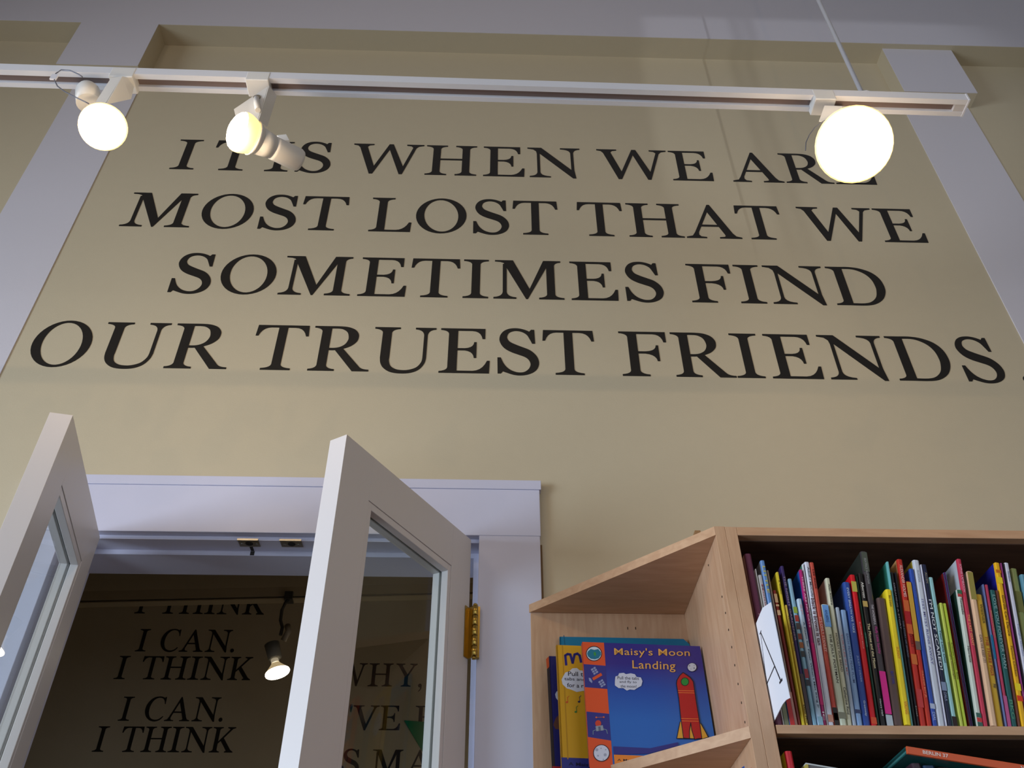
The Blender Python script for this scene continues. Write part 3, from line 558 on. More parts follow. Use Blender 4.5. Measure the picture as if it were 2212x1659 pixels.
# label, top-left px, bottom-left px, bottom-right px, spine, cover, setback, texts, bands
W = (232, 232, 238); K = (20, 18, 20); CREAM = (222, 220, 196)
ROWS = [
 ('plum purple picture book, leftmost on the upper shelf', (1608.3,1196), 1675, 1692, (98,44,70), (205,165,160), 0, [('F L I E S', .62, .48, (160,120,125), .3)], []),
 ('thin ragged white booklet right of the plum book', (1631,1229), 1692.3, 1695.5, (226,224,218), None, .003, [], []),
 ('pale grey book with small pink lettering beside the light blue book', (1638,1242), 1695.7, 1706, (190,186,186), None, .003, [('Mommy Pearl', .93, .55, (175,95,110), .5)], [(0,.18,(120,125,95))]),
 ('light blue book with yellow lettering, red at the foot, behind the letter card', (1642,1210.5), 1706.3, 1717.5, (96,140,196), (120,125,130), 0, [('LITTLE', .96, .78, (200,190,90), .55), ('PETE', .46, .36, (200,200,210), .5)], [(0,.2,(190,40,40))]),
 ('narrow grey beige book behind the letter card', (1655.6,1232), 1717.8, 1724, (150,130,118), None, .003, [], [(0,.2,(190,140,130))]),
 ('dark red book with pale stripes at its head', (1670,1275), 1724.3, 1732.4, (120,32,24), None, .003, [], [(.90,.97,(190,150,110)),(.80,.84,(200,160,120)),(.87,.885,(200,160,120))]),
 ('yellow picture book with faint black lettering, near the letter card', (1677.3,1235.6), 1732.7, 1739.6, (214,190,50), (185,165,30), 0, [('A. Williams', .94, .84, (60,50,20), .5)], []),
 ('short mustard yellow book in the left third of the row', (1696.6,1307), 1740, 1746.4, (205,175,70), None, 0, [('How do you feel', .90, .6, (70,60,20), .4), ('Dale Phil', .16, .02, (40,30,20), .6)], []),
 ('dark indigo book with speckled lettering', (1684,1222.5), 1746.7, 1755.5, (52,36,92), None, .002, [('THE NIGHT GARDENER', .93, .5, (150,130,140), .5)], [(0,.3,(70,55,60))]),
 ('light blue book edged with a row of coloured dots', (1702.3,1250), 1755.8, 1765.5, (130,170,190), None, 0, [], [(.745,.79,(150,170,60)),(.685,.73,(170,60,50)),(.63,.675,(80,70,70)),(.56,.60,(130,60,50)),(.5,.54,(150,90,50)),(.44,.48,(60,60,60)),(.3,.36,(150,50,60)),(.25,.29,(50,50,60))]),
 ('short glossy pale blue book, front left of the magenta one', (1722,1293), 1765.8, 1777.3, (176,198,218), None, -.004, [('A Poem for Peter When I Met King Jr', .80, .12, (40,60,80), .38), ('SP', .95, .86, (200,160,170), .4)], [(0,.06,(140,180,200))]),
 ('blue book with a magenta spine', (1727,1230), 1777.6, 1785.4, (178,30,110), (30,90,170), 0, [('THERE ARE NO CATS', .95, .60, (235,190,210), .5), ('IC', .08, .03, W, .6)], [(.12,.5,(196,20,106))]),
 ('slim white book left of the thick white book', (1733.3,1218), 1785.7, 1789.2, (220,222,226), (60,110,90), .001, [('POETRY', .70, .60, (60,70,60), .7)], []),
 ('thick white book titled black is brown is tan', (1738.6,1213.6), 1789.5, 1802, (214,216,230), (214,216,226), 0, [('Adoff / McCully', .965, .76, (70,70,80), .5), ('black is brown is tan', .755, .46, (80,25,40), .7)], [(.02,.06,(200,140,120))]),
 ('orange red book beside the thick white one, black at the foot', (1748.4,1214.6), 1802.3, 1813, (196,76,62), None, 0, [('LEE AGEE', .95, .82, (100,30,30), .5), ("IT'S ONLY STANLEY", .635, .42, (236,190,180), .6)], [(0,.10,(28,20,18)),(.03,.07,(200,110,60))]),
 ('cream book with a sky blue head, right of the orange red one', (1774.8,1305), 1813.4, 1829.5, (208,214,190), None, -.002, [('THE JOLLY POSTMAN', .74, .33, (70,60,50), .45), ('AHLBERG', .95, .84, (50,80,140), .4)], [(.80,.995,(110,160,220)),(.05,.10,(130,130,110))]),
 ('cream book titled HOORAY FOR BREAD', (1783.2,1248.4), 1829.8, 1841, (206,204,178), (205,190,170), 0, [('Allan Ahlberg', .955, .80, (60,55,50), .5), ('HOORAY FOR BREAD', .60, .34, (90,80,70), .42), ('Catherine Reid', .24, .07, (80,80,70), .5)], []),
 ('pale grey blue thin book beside the cream ones', (1805.5,1311.7), 1841.3, 1850.5, (170,182,200), None, 0, [('TURTLES IN MY', .76, .40, (190,130,140), .4)], []),
 ('baby blue book with indistinct darker lettering', (1816.4,1317), 1850.8, 1864, (140,172,214), None, 0, [('EACH PEACH PEAR PLUM', .78, .35, (90,110,160), .36)], [(.10,.13,(60,70,110))]),
 ('royal blue book titled EVERY BREATH WE TAKE', (1821.8,1256.8), 1864.4, 1881, (44,78,156), (40,66,120), 0, [('EVERY BREATH WE TAKE', .955, .62, (190,205,225), .3), ('JULIET * DRIVER', .46, .28, (150,170,210), .3), ('Greenway', .16, .06, (200,210,225), .32)], []),
 ('bright red book with a yellow emblem near its head', (1838,1241), 1881.3, 1894.3, (206,20,34), None, -.001, [('ELLSWORTH BELLE', .66, .48, (240,160,150), .22)], [(.875,.95,(190,180,80)),(.01,.05,(220,80,40))]),
 ('dark green narrow book right of the bright red one', (1846.9,1245), 1894.6, 1901.8, (22,60,46), None, .002, [('VEGETABLES', .60, .50, (90,150,130), .5)], []),
 ('black book titled The Mouse and the Moon', (1853,1238), 1902, 1914.2, (24,22,24), (24,26,24), 0, [('Alborozo', .935, .82, (225,220,210), .5), ('The Mouse and the Moon', .645, .35, (230,215,170), .48), ('Henry Hall', .16, .06, (210,210,210), .4)], [(.76,.80,(190,160,90))]),
 ('tallest charcoal book with a bright pink strip and white foot', (1859.5,1190.5), 1914.5, 1930, (68,62,66), (44,48,42), 0, [('BEATRICE ALEMAGNA', .955, .79, (150,150,150), .35), ('THE WONDERFUL', .665, .545, (200,190,195), .35), ('Fluffy Little Squishy', .535, .38, (190,60,140), .5)], [(.06,.285,(226,40,146)),(0,.055,(190,200,208)),(.87,.995,(80,86,76))]),
 ('mottled brown book left of the bright yellow one', (1897.5,1290.6), 1930.3, 1950.6, (92,72,70), (74,58,62), -.002, [('BOY OWL', .40, .30, (60,60,150), .3)], []),
 ('bright yellow book with orange lettering, middle of the row', (1913.2,1272.5), 1951, 1965.8, (240,214,44), (225,200,40), -.006, [('Bob Graham', .95, .86, (110,80,30), .35), ('SUNNY', .55, .46, (220,130,40), .35), ('VIKING', .16, .07, (220,130,50), .45)], []),
 ('teal green book with a leafy cover behind the yellow one', (1913.2,1213), 1966, 1972.5, (110,182,184), (46,116,98), 0, [], []),
 ('black glossy book with faint lettering right of the teal one', (1923.4,1235.7), 1972.8, 1979.8, (26,24,28), None, 0, [('DREAMING A STORY', .92, .6, (140,130,140), .5)], []),
 ('plain black book left of the red patchwork one', (1931.8,1236.5), 1980, 1987, (28,26,34), None, .001, [('THE STORY OF SINBAD', .66, .42, (110,110,130), .5), ('Dial', .12, .06, (150,140,130), .4)], []),
 ('red and orange patchwork spined book right of the plain black one', (1941,1207.4), 1987.3, 2001, (190,48,38), (200,150,96), 0, [('ALEXANDER HOLMES', .96, .75, (236,190,180), .5), ('DIVERT', .52, .44, (110,30,30), .5)], [(.66,.73,(204,100,50)),(.52,.58,(204,96,48)),(.34,.40,(210,110,50)),(.1,.2,(196,60,60)),(.58,.66,(170,32,38))]),
 ('orange red book with an ochre upper half, right of the patchwork one', (1957.8,1255.6), 2001.3, 2013.4, (190,50,34), None, 0, [('THUNDER BOY JR', .36, .18, (240,150,110), .4)], [(.56,.995,(206,160,60)),(.50,.56,(110,90,80))]),
 ('cobalt blue book with a round publisher mark at the foot', (1962,1228), 2013.7, 2025, (44,78,168), (40,60,140), 0, [('DARIA DOG', .90, .80, (90,110,190), .3), ('DIAL', .08, .03, (170,185,220), .5)], [(.10,.13,(180,190,215))]),
 ('white book with pale violet lettering right of the cobalt blue one', (1976.3,1209), 2025.3, 2041, (204,210,222), (176,160,60), 0, [('ELANNA', .93, .85, (150,160,180), .3), ('ITSY MITSY RUNS AWAY', .74, .34, (120,120,170), .34)], []),
 ('very thin white book next to the navy one', (1990,1219.4), 2041.3, 2045.4, (206,206,222), None, 0, [], []),
 ("navy book titled I'M NOT SCARED!", (1994,1218.8), 2045.7, 2057, (30,36,64), None, 0, [('ALLEN', .945, .87, (150,140,120), .4), ("I'M NOT SCARED!", .76, .32, (220,225,230), .62), ('DALA', .19, .14, (140,150,180), .5)], [(.20,.25,(130,145,175))]),
 ('light aqua book lettered in dark script', (2010,1246.6), 2057.3, 2068, (150,196,200), None, 0, [('Your Little Owl', .62, .40, (70,90,100), .5)], [(.0,.06,(40,20,20))]),
 ('lime green short book, left of two', (2033.5,1302), 2072.5, 2080.8, (190,200,90), None, 0, [('Goodnight Goodnight', .66, .36, (120,110,50), .6)], []),
 ('lime green short book, right of two', (2043,1303), 2081, 2089.6, (186,206,70), None, .001, [('Construction Site', .66, .36, (110,110,40), .5)], []),
 ('thin dark red book standing back right of the lime ones', (2026,1239), 2089.8, 2092.4, (130,30,34), (100,26,26), .012, [], []),
 ('thin grey blue and purple book right of the dark red one', (2031.5,1237), 2092.6, 2095, (100,100,150), None, .012, [], []),
 ('thin purple book among three slim ones', (2035.5,1236), 2095.2, 2097.4, (110,40,110), None, .012, [], []),
 ('thin slate blue book among three slim ones', (2039.5,1236), 2097.6, 2099.6, (90,100,150), (24,28,50), .012, [], []),
 ('off white book with green and red bands at head and foot', (2067.3,1272.5), 2110.4, 2122, (202,210,200), (34,60,50), 0, [('Tomasello', .93, .80, (70,60,60), .45), ('Henrietta', .56, .44, (90,80,80), .45)], [(.965,.995,(60,110,80)),(.94,.963,(190,60,60)),(.06,.09,(60,100,90)),(.0,.028,(60,100,90)),(.03,.058,(200,60,60))]),
 ('crimson book titled THE LAST GIANT', (2067.5,1206.8), 2122.3, 2133.7, (196,58,84), (190,196,206), 0, [('SOPHIE LAMBASON', .965, .78, (240,170,190), .45), ('THE LAST GIANT', .64, .45, (240,170,110), .5)], []),
 ('peach spined book with an olive head', (2090,1233.3), 2138, 2152.3, (222,184,150), (130,120,112), -.003, [('CAN WE KEEP IT?', .56, .38, (120,100,90), .4)], [(.80,.995,(150,138,70))]),
 ('mustard book titled THE THREE PIGS', (2108.3,1283), 2152.6, 2167.6, (204,164,50), None, 0, [('WIESNER', .92, .76, (110,86,40), .4), ('THE THREE PIGS', .66, .36, (170,66,40), .5), ('PW', .30, .27, (70,60,60), .5)], []),
 ('slim lilac blue book right of the mustard one', (2122.4,1262), 2169.5, 2174.5, (104,116,164), (90,110,160), 0, [], [(.45,.62,(20,110,150))]),
 ('slim rose red book in the right part of the row', (2128,1262.5), 2174.8, 2183, (180,60,90), None, 0, [('BIRDWING', .8, .6, (190,140,100), .4)], [(0,.2,(190,90,140))]),
 ('dark teal book with silvery lettering', (2140,1273.7), 2183.3, 2196.8, (36,92,92), None, 0, [('LOVE YOU FOREVER MAN', .96, .4, (140,170,170), .5), ('BKG', .18, .05, (90,150,120), .5)], []),
 ('narrow brown book left of the yellow patterned spine', (2152.6,1275), 2197, 2204.4, (112,66,56), None, .001, [], []),
 ('yellow patterned book with a royal blue cover', (2148,1214.6), 2204.8, 2218, (232,176,30), (30,34,140), 0, [('Gorilla Can Dance', .78, .52, (110,70,30), .5), ('Famous Chicken', .46, .28, (120,80,30), .4)], [(.86,.90,(240,210,40)),(.93,.95,(200,110,30)),(.2,.24,(240,214,40)),(.14,.17,(220,60,30))]),
 ('thin purple book right of the yellow patterned one', (2160.3,1216), 2218.3, 2223, (140,60,120), None, 0, [], []),
 ('thin black book left of the lilac white one', (2165,1216), 2223.3, 2228.2, (26,16,32), None, 0, [], []),
 ('lilac white book with faint grey lettering, near the right edge', (2169.6,1215), 2228.5, 2240, (208,208,224), None, 0, [('Rainbow', .94, .87, (110,120,150), .4), ('Twilight Garden', .6, .4, (130,140,180), .4)], []),
 ('olive green book with a dark side near the right edge', (2186,1227), 2241, 2256, (130,140,86), (50,44,70), .004, [], [(.7,.84,(110,110,60))]),
 ('blue book cut off by the right edge of the picture', (2204,1240), 2262, 2276, (90,140,160), None, 0, [], []),
]
items = []
for lab, (tx, tyy), xb0, xb1, col, cov, dy, texts, bands in ROWS:
    Yp = YFr+.006+dy; X0 = spx(xb0); X1 = spx(xb1)
    if dy > .003: k = Yp/(YFr+.006); X0 *= k; X1 *= k       # set back: same picture place, further in
    T_ = atY(tx, tyy, Yp); items.append([X0, X1, T_.z-SH1, math.atan2(T_.x-X0, T_.z-SH1)])
blocks = []                                                # leans never decrease to the right, so neighbours do not cross
for i, it in enumerate(items):
    blocks.append([it[3], 1])
    while len(blocks) > 1 and blocks[-2][0] > blocks[-1][0]:
        v2, n2 = blocks.pop(); v1, n1 = blocks.pop(); blocks.append([(v1*n1+v2*n2)/(n1+n2), n1+n2])
leans = [v for v, n in blocks for _ in range(n)]
for (lab, _, _, _, col, cov, dy, texts, bands), (X0, X1, hz, _), ln in zip(ROWS, items, leans):
    t = (X1-X0)*math.cos(ln)-.0003
    book(lab, X0, X0+t, hz/math.cos(ln)-t*math.sin(ln), ln, col, cov, dy, .22+.02*random.random(), SH1, texts, bands)

# folded white letter card sticking out of the row, hand lettered A
cX = .5006
def cp_(x, y): return atX(x, y, cX)
pts = [cp_(*p) for p in ((1664.6,1301), (1706,1508), (1698,1512), (1690,1522), (1674,1554))]
back = [V((cX, 1.66, Z(.549))), V((cX, 1.66, Z(.735))), cp_(1631.5, 1350.7), cp_(1647, 1313)]
card = empty('letter_card', pts[0], 'white folded card lettered A sticking out at the left of the book row', 'card')
PW = mat('white_card', (236, 238, 248), .6)
MB().prism([p-pts[0] for p in pts+back], (.0012, 0, 0), PW).build('sheet', card)
INK = mat('black_marker', (26, 26, 40), .6)
def stroke(b, A, Bp, w0, w1):
    a_, c_ = cp_(*A)-pts[0], cp_(*Bp)-pts[0]; d = (c_-a_).normalized(); n = V((0, -d.z, d.y))
    b.prism([a_+n*w0, c_+n*w1, c_-n*w1, a_-n*w0], (-.0004, 0, 0), INK)
b = MB(); stroke(b, (1643, 1365), (1687, 1471), .0012, .0019); stroke(b, (1643, 1365), (1654, 1457), .0006, .0008); stroke(b, (1673, 1440), (1657, 1477), .0012, .0012)
stroke(b, (1684, 1476), (1690, 1467), .0016, .0022); stroke(b, (1641.5, 1370), (1644.5, 1362), .001, .001); b.build('handwritten_letter', card)

# ------------------------------------------------------------------ lower shelf
zr = SH2
T_ = atY(1694, 1623, YFr+.004); X0 = T_.x-.002; 
b0 = book('red book with a bright yellow side, alone at the left of the lower shelf', X0-.0, X0+.0125, T_.z-zr, 0.01, (196,16,36), (244,226,40), -.003, .2, zr, [('HAPPY', .90, .74, (230,180,90), .35)], (), group='books on the lower shelf')
q0 = atY(1738, 1647, YFr)
bk = empty('book', (q0.x, YFr, q0.z-.012), 'slim grey and white book lying tilted on the lower shelf, gilt corner', 'book', 'books on the lower shelf'); bk.rotation_euler = (0, .16, 0)
MB().box((0, 0, 0), (.2, .2, .0022), cmat((196,200,200))).box((0, 0, .0095), (.2, .2, .0118), cmat((196,200,200))).box((0, 0, .0022), (.004, .2, .0095), cmat((190,170,80))).build('cover', bk)
MB().box((.0042, .0012, .0023), (.198, .198, .0094), mat('grey_pages', (110,105,104), .8)).build('page_block', bk)
# the big green book lying on its side, orange spine to the front
p1, p2 = atY(1960, 1627.5, 1.522), atY(2212, 1668, 1.522); lean = -math.atan2(p2.z-p1.z, p2.x-p1.x)
gb = empty('book', p1, 'large dark green book lying flat with its orange spine lettered WELCOME to the front', 'book', 'books on the lower shelf'); gb.rotation_euler = (0, lean, 0)
GR = cmat((30, 84, 82)); OR = cmat((214, 92, 50))
t_ = .0125; b = MB(); b.box((0, 0, 0), (.32, .005, t_), OR, None, .0008); b.box((0, .0051, 0), (.32, .25, .0025), GR); b.box((0, .0051, t_-.0025), (.32, .25, t_), GR); b.build('cover', gb)
MB().box((.004, .0052, .0026), (.316, .244, t_-.0026), mat('teal_page_edge', (60, 120, 116), .8)).build('page_block', gb)
lay_text('spine_title', 'BERLIN 37', lambda x, y: (.026+x, -.0006, .0035+y), .042, .006, cmat((240, 215, 205)), gb, .02)
lay_text('spine_title', 'WELCOME', lambda x, y: (.186+x, -.0006, .0025+y), .052, .007, cmat((240, 225, 215)), gb, .03)
for i, (x0, x1, c) in enumerate(((.725, .742, (60,40,50)), (.744, .765, (30,60,90)), (.767, .79, (110,40,40)), (.86, .88, (40,70,60)), (.882, .905, (150,120,60)))):
    hh = (p1.z-math.tan(lean)*(x1-p1.x)) - zr - .003
    book(['dark plum book holding up the flat green book', 'navy book holding up the flat green book', 'maroon book holding up the flat green book', 'forest green book under the far end of the flat green book', 'ochre book under the far end of the flat green book'][i], x0, x1, hh, 0, c, None, .012, .2, zr, group='books on the lower shelf')
# pencil tips and a blue book corner under the triangular shelf
a = atY(1613, 1651, 1.60); z3 = Z(.22)
bb = empty('book', (a.x, 1.60, z3+.0005), 'blue pointed book corner rising below the triangular shelf', 'book'); hh = a.z-z3
b = MB(); b.prism([(-.02, 0, 0), (.0, 0, 0), (.0, 0, hh), (-.016, 0, hh-.010), (-.02, 0, hh-.02)], (0, .02, 0), cmat((40, 96, 190))); b.build('cover', bb)
a = atY(1626, 1651, 1.56); cr = empty('crayon', (a.x, 1.56, z3+.0005), 'red crayon with a thin dark tip below the triangular shelf', 'crayon'); hh = a.z-z3
MB().lathe((0, 0, 0), (0, 0, 1), [(0, .005), (hh-.012, .0052), (hh-.006, .004), (hh-.003, .0015)], mat('red_wax', (196, 60, 50), .4), 14).build('barrel', cr)
MB().lathe((0, 0, hh-.0032), (0, 0, 1), [(0, .0009), (.006, .0004)], mat('dark_tip', (60, 40, 36), .5), 8).build('tip', cr)

# ------------------------------------------------------------------ cover-out books in the corner unit
class Cover:
    def __init__(s, TL, TR, BL, BR, label, col, thick=.012, name='book', rc=.0, colB=None):
        s.TL = TL; s.U = (TR-TL).normalized(); s.Wd = (TR-TL).length; d = BL-TL; s.Vd = (d-s.U*d.dot(s.U)).normalized(); s.H = abs((BL-TL).dot(s.Vd)); s.N = s.U.cross(s.Vd).normalized()
        if s.N.y > 0: s.N = -s.N                       # towards the room
        s.root = empty(name, TL+s.Vd*s.H, label, 'book', 'picture books facing out in the corner unit')
        s.o = s.root.location.copy(); s.k = 0
        base = [(0, 0), (s.Wd-rc, 0), (s.Wd, rc), (s.Wd, s.H), (0, s.H)] if rc else [(0, 0), (s.Wd, 0), (s.Wd, s.H), (0, s.H)]
        m = col if isinstance(col, bpy.types.Material) else cmat(col, .3)
        P = lambda u, v, n: s.TL+s.U*u+s.Vd*v-s.N*n-s.o
        b = MB(); b.prism([P(u, v, 0) for u, v in base], s.N*-.0025, m); b.prism([P(u, v, thick-.0025) for u, v in base], s.N*-.0025, m)
        b.prism([P(0, 0, 0), P(.003, 0, 0), P(.003, s.H, 0), P(0, s.H, 0)], s.N*-thick, m if colB is None else cmat(colB)); s.cov = b.build('cover', s.root)
        b = MB(); b.prism([P(.0032, .004, .0026), P(s.Wd-.004, .004, .0026), P(s.Wd-.004, s.H-.004, .0026), P(.0032, s.H-.004, .0026)], s.N*-(thick-.0052), PAPER); b.build('page_block', s.root)
    def px(s, x, y):           # picture point -> point on the cover
        d = ray(x, y); t = (s.TL-CAM).dot(s.N)/d.dot(s.N); return CAM+d*t
    def poly(s, nm, pts, col, lift=None, mname=None):
        s.k += 1; l = lift if lift else .0002+.00003*s.k
        m = col if isinstance(col, bpy.types.Material) else cmat(col, .35)
        P3 = [s.px(*p)+s.N*l-s.o for p in pts]
        b = MB(); b.prism(P3, s.N*-.00002, m); return b.build(nm, s.cov)
    def clip(s, p): return p
    def line(s, nm, pts, wpx, col, closed=False):
        s.k += 1; l = .0002+.00003*s.k; b = MB(); m = cmat(col, .35)
        if closed: pts = list(pts)+[pts[0]]
        for (x0, y0), (x1, y1) in zip(pts, pts[1:]):
            L = math.hypot(x1-x0, y1-y0) or 1; nx, ny = -(y1-y0)/L*wpx/2, (x1-x0)/L*wpx/2; ex, ey = (x1-x0)/L*wpx*.3, (y1-y0)/L*wpx*.3
            b.prism([s.px(*p)+s.N*l-s.o for p in ((x0+nx-ex, y0+ny-ey), (x1+nx+ex, y1+ny+ey), (x1-nx+ex, y1-ny+ey), (x0-nx-ex, y0-ny-ey))], s.N*-.00002, m)
        return b.build(nm, s.cov)
    def text(s, nm, t, x0, y0, x1, y1, hpx, col, bold=.008, space=1.0):   # base line from (x0,y0) to (x1,y1), height hpx
        s.k += 1; l = .00025+.00003*s.k; L = math.hypot(x1-x0, y1-y0); dx, dy = (x1-x0)/L, (y1-y0)/L
        up = (-.03*0+dy*1.0, -dx)
        return lay_text(nm, t, lambda x, y: s.px(x0+dx*x-.06*y+dy*y, y0+dy*x-dx*y)+s.N*l-s.o, L, hpx, cmat(col, .35), s.cov, bold, space)
def el(cx, cy, rx, ry, n=24, rot=0): return [(cx+rx*math.cos(a)*math.cos(rot)-ry*math.sin(a)*math.sin(rot), cy+rx*math.cos(a)*math.sin(rot)+ry*math.sin(a)*math.cos(rot)) for a in [2*math.pi*i/n for i in range(n)]]
def cover_from(TLp, TRp, YT, lean, zbot, **k):
    TR = atY(*TRp, YT); TL = atZ(*TLp, TR.z); wv = (TR-TL).normalized(); n = V((wv.y, -wv.x, 0)); h = TR.z-zbot
    return Cover(TL, TR, TL+n*lean-V((0, 0, h)), TR+n*lean-V((0, 0, h)), **k)
# teal book at the back
tealm = (20, 120, 160)
cv = cover_from((1208.7, 1375.2), (1488, 1380.5), 1.868, .002, TS+.0004, label='teal blue picture book with a rounded corner, furthest back against the panel', col=tealm, thick=.009, rc=.012)
cv.poly('spine_crease', [(1217, 1372.5), (1219, 1372.5), (1222, 1400), (1220, 1400)], (14, 96, 130))
# navy book at the left
cv = cover_from((1186, 1417), (1262, 1420.5), 1.852, .012, TS+.0004, label='navy blue picture book half hidden at the left, orange spine edge', col=(36, 40, 120), thick=.010, colB=(60, 50, 60))
cv.poly('spine_head', [(1179.5, 1424), (1185, 1418), (1186.5, 1440), (1181.5, 1446)], (206, 84, 40))
cv.poly('spine_strip', [(1181.5, 1446), (1186.5, 1440), (1199, 1658), (1192, 1659)], (50, 40, 46))
cv.poly('cloud_picture', [(1207, 1491), (1202, 1494), (1199, 1500), (1201, 1508), (1205, 1513), (1214, 1514), (1214, 1490)], (210, 215, 235))
cv.poly('brown_patch', [(1200, 1552), (1205, 1546), (1216, 1542), (1218, 1576), (1200, 1575), (1195, 1566)], (104, 66, 60))
cv.poly('foot_band', [(1193, 1655), (1240, 1657), (1242, 1672), (1194, 1672)], (190, 40, 50))
# yellow book
cv = cover_from((1201.5, 1393), (1300, 1397), 1.812, .012, TS+.0004, label='yellow picture book with a blue letter M, between the navy and the rocket book', col=(226, 170, 40), thick=.011)
cv.poly('foot_panel', [(1212.5, 1636), (1330, 1641), (1334, 1700), (1216, 1700)], (52, 56, 140))
cv.poly('spine_crease', [(1213.5, 1394), (1216, 1394), (1228, 1640), (1225.5, 1640)], (200, 146, 30))
cv.line('cover_title', [(1223, 1436), (1221, 1416), (1226, 1413), (1232, 1414), (1237, 1432), (1241, 1414), (1247, 1412), (1252, 1416), (1255, 1430)], 5.2, (36, 32, 130))
cv.poly('speech_cloud', [(1216, 1462), (1221, 1453), (1230, 1450), (1236, 1444), (1246, 1443), (1252, 1448), (1266, 1450), (1276, 1462), (1276, 1480), (1262, 1492), (1246, 1495), (1234, 1490), (1224, 1487), (1215, 1478), (1213, 1468)], (222, 226, 240))
cv.text('cover_lettering', 'Pull the', 1227, 1460, 1275, 1462, 9.5, (30, 30, 50)); cv.text('cover_lettering', 'tabs and go', 1219, 1471.5, 1282, 1474, 8.5, (30, 30, 50)); cv.text('cover_lettering', 'for a ride!', 1225, 1484.5, 1280, 1487, 9, (30, 30, 50))
for x, y, c in ((1226, 1517, (220, 90, 40)), (1252, 1516, (50, 50, 90)), (1245, 1538, (60, 130, 60))):
    cv.poly('music_note', el(x-1.5, y, 2.6, 2.1, 12), c); cv.line('music_note_stem', [(x+.6, y), (x-.6, y-10), (x+3, y-13)], 1.1, c)
cv.text('cover_lettering', 'A Maisy', 1228, 1656, 1278, 1659, 10, (28, 30, 70))
# moon landing book
bm_ = bpy.data.materials.new('blue_printed_sky'); bm_.use_nodes = True; nt = bm_.node_tree; pb = nt.nodes['Principled BSDF']; pb.inputs['Roughness'].default_value = .3
tc = nt.nodes.new('ShaderNodeTexCoord'); sx = nt.nodes.new('ShaderNodeSeparateXYZ'); cr_ = nt.nodes.new('ShaderNodeValToRGB'); e = cr_.color_ramp.elements
e[0].position = .35; e[0].color = lin((52, 110, 196)); e[1].position = .82; e[1].color = lin((60, 50, 138)); e2 = cr_.color_ramp.elements.new(.6); e2.color = lin((48, 86, 176))
nt.links.new(tc.outputs['Generated'], sx.inputs[0]); nt.links.new(sx.outputs['Z'], cr_.inputs[0]); nt.links.new(cr_.outputs[0], pb.inputs['Base Color'])
cv = cover_from((1257.5, 1386.5), (1512, 1396), 1.765, .010, TS+.0004, label='blue picture book with a red rocket on its cover, standing in front', col=bm_, thick=.014, colB=(226, 80, 40))
ORG, NAV = (228, 88, 44), (54, 54, 136)
L_ = lambda y: 1257.5+(y-1386.5)*.0597; R_ = lambda y: 1304.5+(y-1388)*.0735
ys = [(1386.7, 1388.4), (1434.5, 1438.2), (1484.5, 1488.5), (1537, 1542), (1592, 1600), (1663, 1668)]
for i in range(5):
    (a0, b0_), (a1, b1_) = ys[i], ys[i+1]
    cv.poly('picture_square', [(L_(a0)+.3, a0), (R_(b0_), b0_), (R_(b1_), b1_), (L_(a1)+.3, a1)], ORG if i % 2 == 0 else NAV, lift=.0002)
cv.k = 2
BLK = (22, 22, 40)
cv.poly('earth_outline', el(1283, 1412, 17.5, 16.5), BLK); cv.poly('earth_picture', el(1283, 1412, 15.8, 14.8), (214, 224, 236)); cv.poly('earth_sea', [(1268, 1412), (1270, 1407), (1276, 1402), (1284, 1404), (1292, 1402), (1298, 1409), (1298, 1415), (1293, 1422), (1285, 1424.5), (1276, 1423), (1270, 1418)], (30, 120, 150)); cv.poly('earth_land', [(1283, 1408), (1287, 1410), (1288, 1415), (1285, 1418), (1282, 1413)], (60, 150, 70))
cv.poly('satellite_body', [(1279, 1464.5), (1298, 1453.5), (1301, 1459), (1282, 1470)], (226, 90, 44)); cv.poly('satellite_dish', [(1271.5, 1464), (1276, 1465.5), (1279.5, 1472), (1278.5, 1476), (1273, 1471)], (150, 160, 200))
for ox, oy in ((1276, 1446), (1292, 1473)):
    for i in range(2):
        for j in range(3): cv.poly('solar_cell', [(ox+i*5.2+j*2.6, oy+j*4.4-i*3.2), (ox+4.2+i*5.2+j*2.6, oy-2.6+j*4.4-i*3.2), (ox+6+i*5.2+j*2.6, oy+.8+j*4.4-i*3.2), (ox+1.8+i*5.2+j*2.6, oy+3.4+j*4.4-i*3.2)], (150, 160, 200), lift=.0004)
cv.poly('lander_dome', el(1292, 1563, 6.5, 7, 14), (210, 70, 50)); cv.poly('lander_body', [(1286, 1569), (1302, 1567), (1304, 1578), (1288, 1580)], (150, 160, 175)); cv.poly('lander_hatch', [(1292, 1570), (1297, 1569.5), (1298, 1579), (1293, 1579.5)], (100, 110, 130))
cv.line('lander_leg', [(1287, 1577), (1281, 1579), (1281, 1587)], 1, (140, 170, 180)); cv.line('lander_leg', [(1303, 1575), (1310, 1577), (1312, 1585)], 1, (140, 170, 180)); cv.line('lander_antenna', [(1288, 1550), (1304, 1549.5)], 1, (200, 110, 90)); cv.poly('lander_light', el(1288, 1550, 2, 1.8, 10), (226, 110, 70)); cv.poly('lander_light', el(1304, 1549.5, 2, 1.8, 10), (226, 110, 70))
cv.poly('moon_outline', el(1299, 1627, 18, 18.5), BLK); cv.poly('moon_picture', el(1299, 1627, 16.4, 17), (216, 220, 238))
for x, y, r in ((1289, 1620, 3.4), (1298, 1617, 1.6), (1307, 1631, 3.4), (1303, 1641, 1.6), (1291.5, 1633, 2), (1308, 1620, 1.5)): cv.poly('crater', el(x, y, r, r, 12), (170, 174, 196))
cv.text('cover_title', "Maisy's Moon", 1327, 1420, 1490, 1422.5, 20, (236, 176, 90), .004, 1.05); cv.text('cover_title', 'Landing', 1366, 1450, 1459, 1453, 23, (236, 176, 90), .004, 1.05)
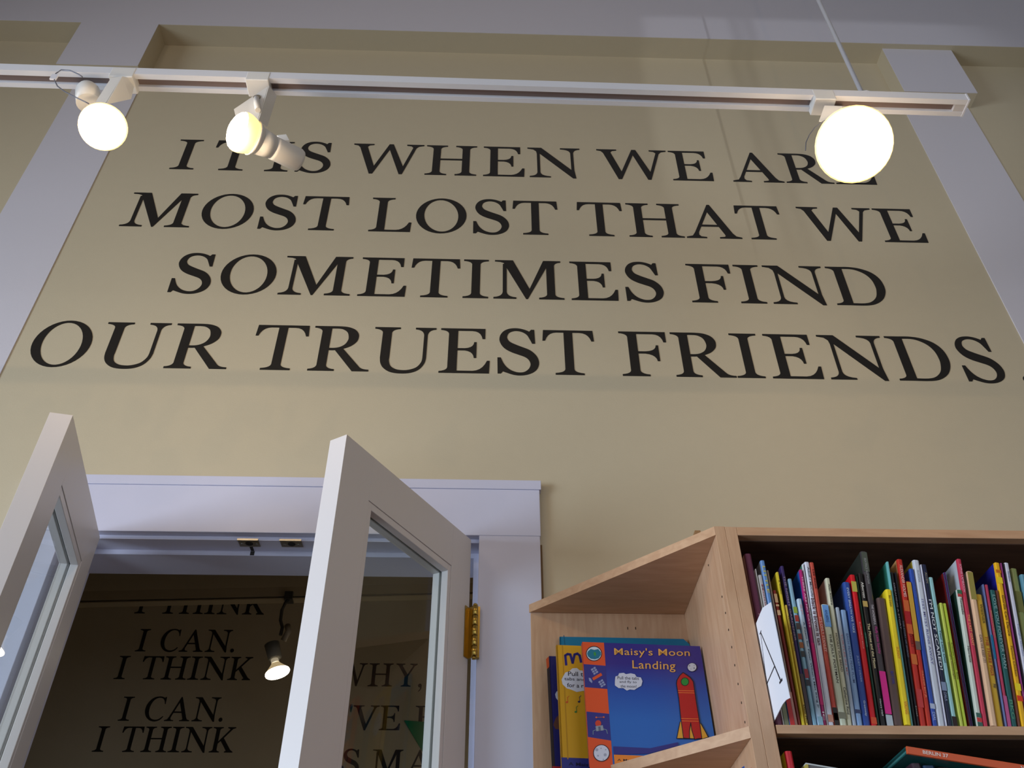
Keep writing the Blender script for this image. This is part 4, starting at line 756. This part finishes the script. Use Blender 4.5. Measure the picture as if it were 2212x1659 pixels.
cv.poly('speech_cloud', [(1328, 1473), (1329, 1462), (1335, 1460), (1337, 1455), (1347, 1454), (1352, 1457), (1362, 1455), (1371, 1457), (1375, 1463), (1384, 1464), (1387.5, 1472), (1385, 1482), (1376, 1487), (1370, 1491), (1360, 1490), (1354, 1492.5), (1346, 1487), (1336, 1487), (1328, 1481)], (214, 218, 234))
cv.text('cover_lettering', 'Pull the tabs', 1333.5, 1468, 1380, 1469.5, 6.8, (24, 24, 44), .004); cv.text('cover_lettering', 'and fly to', 1338, 1477, 1375, 1478, 6.5, (24, 24, 44), .004); cv.text('cover_lettering', 'the moon!', 1340.5, 1485.5, 1374.5, 1486.5, 6, (24, 24, 44), .004)
cv.poly('small_moon_outline', el(1494.5, 1442, 10.2, 9.6), BLK); cv.poly('small_moon', el(1494.5, 1442, 9.4, 8.8), (210, 214, 228))
for x, y, r in ((1489, 1439, 1.6), (1499, 1444, 2), (1492, 1446, 1), (1499, 1438, 1)): cv.poly('crater', el(x, y, r, r, 10), (150, 156, 170))
RK = [(1475, 1453.5), (1483, 1459), (1490, 1464), (1497, 1473), (1499, 1486), (1504, 1520), (1511, 1562), (1515.5, 1596), (1508, 1596), (1500, 1598), (1494, 1578), (1491.5, 1562), (1489, 1580), (1489, 1596), (1476, 1595), (1474, 1580), (1470, 1550), (1466, 1510), (1461, 1478), (1462, 1470), (1468, 1460)]
cv.poly('rocket_fin', [(1468.5, 1560), (1473, 1560), (1476, 1595), (1462, 1595)], (230, 172, 60)); cv.poly('rocket_fin', [(1491, 1560), (1495, 1575), (1502, 1596), (1489, 1595)], (230, 172, 60)); cv.poly('rocket_fin', [(1510, 1562), (1514, 1565), (1529, 1594), (1516, 1597)], (230, 172, 60))
cv.line('fin_outline', [(1468.5, 1560), (1461.5, 1596), (1517, 1597), (1530, 1593), (1513, 1563)], 1.6, BLK)
cv.poly('rocket_picture', RK, (190, 36, 36)); cv.line('rocket_outline', RK, 1.7, BLK, True)
for y0, xa, xb in ((1492.5, 1464.5, 1498.5), (1497, 1465, 1499), (1553, 1471.5, 1507.5), (1558, 1472, 1508)): cv.line('rocket_band', [(xa, y0), (xb, y0+.8)], 1.3, (240, 130, 60))
cv.poly('porthole_outline', el(1479, 1473.5, 9, 9.2), BLK); cv.poly('porthole', el(1479, 1473.5, 7.6, 7.8), (44, 146, 62))
cv.poly('dark_band', [(1324.5, 1613), (1404, 1617), (1464, 1604), (1464, 1612), (1400, 1629), (1326, 1631)], NAV)
cv.poly('foot_panel', [(1325.5, 1631), (1560, 1640), (1562, 1660), (1328, 1659)], (238, 140, 50))
cv.text('cover_lettering', 'A Maisy First', 1333, 1646, 1400, 1648, 6, (24, 24, 40))
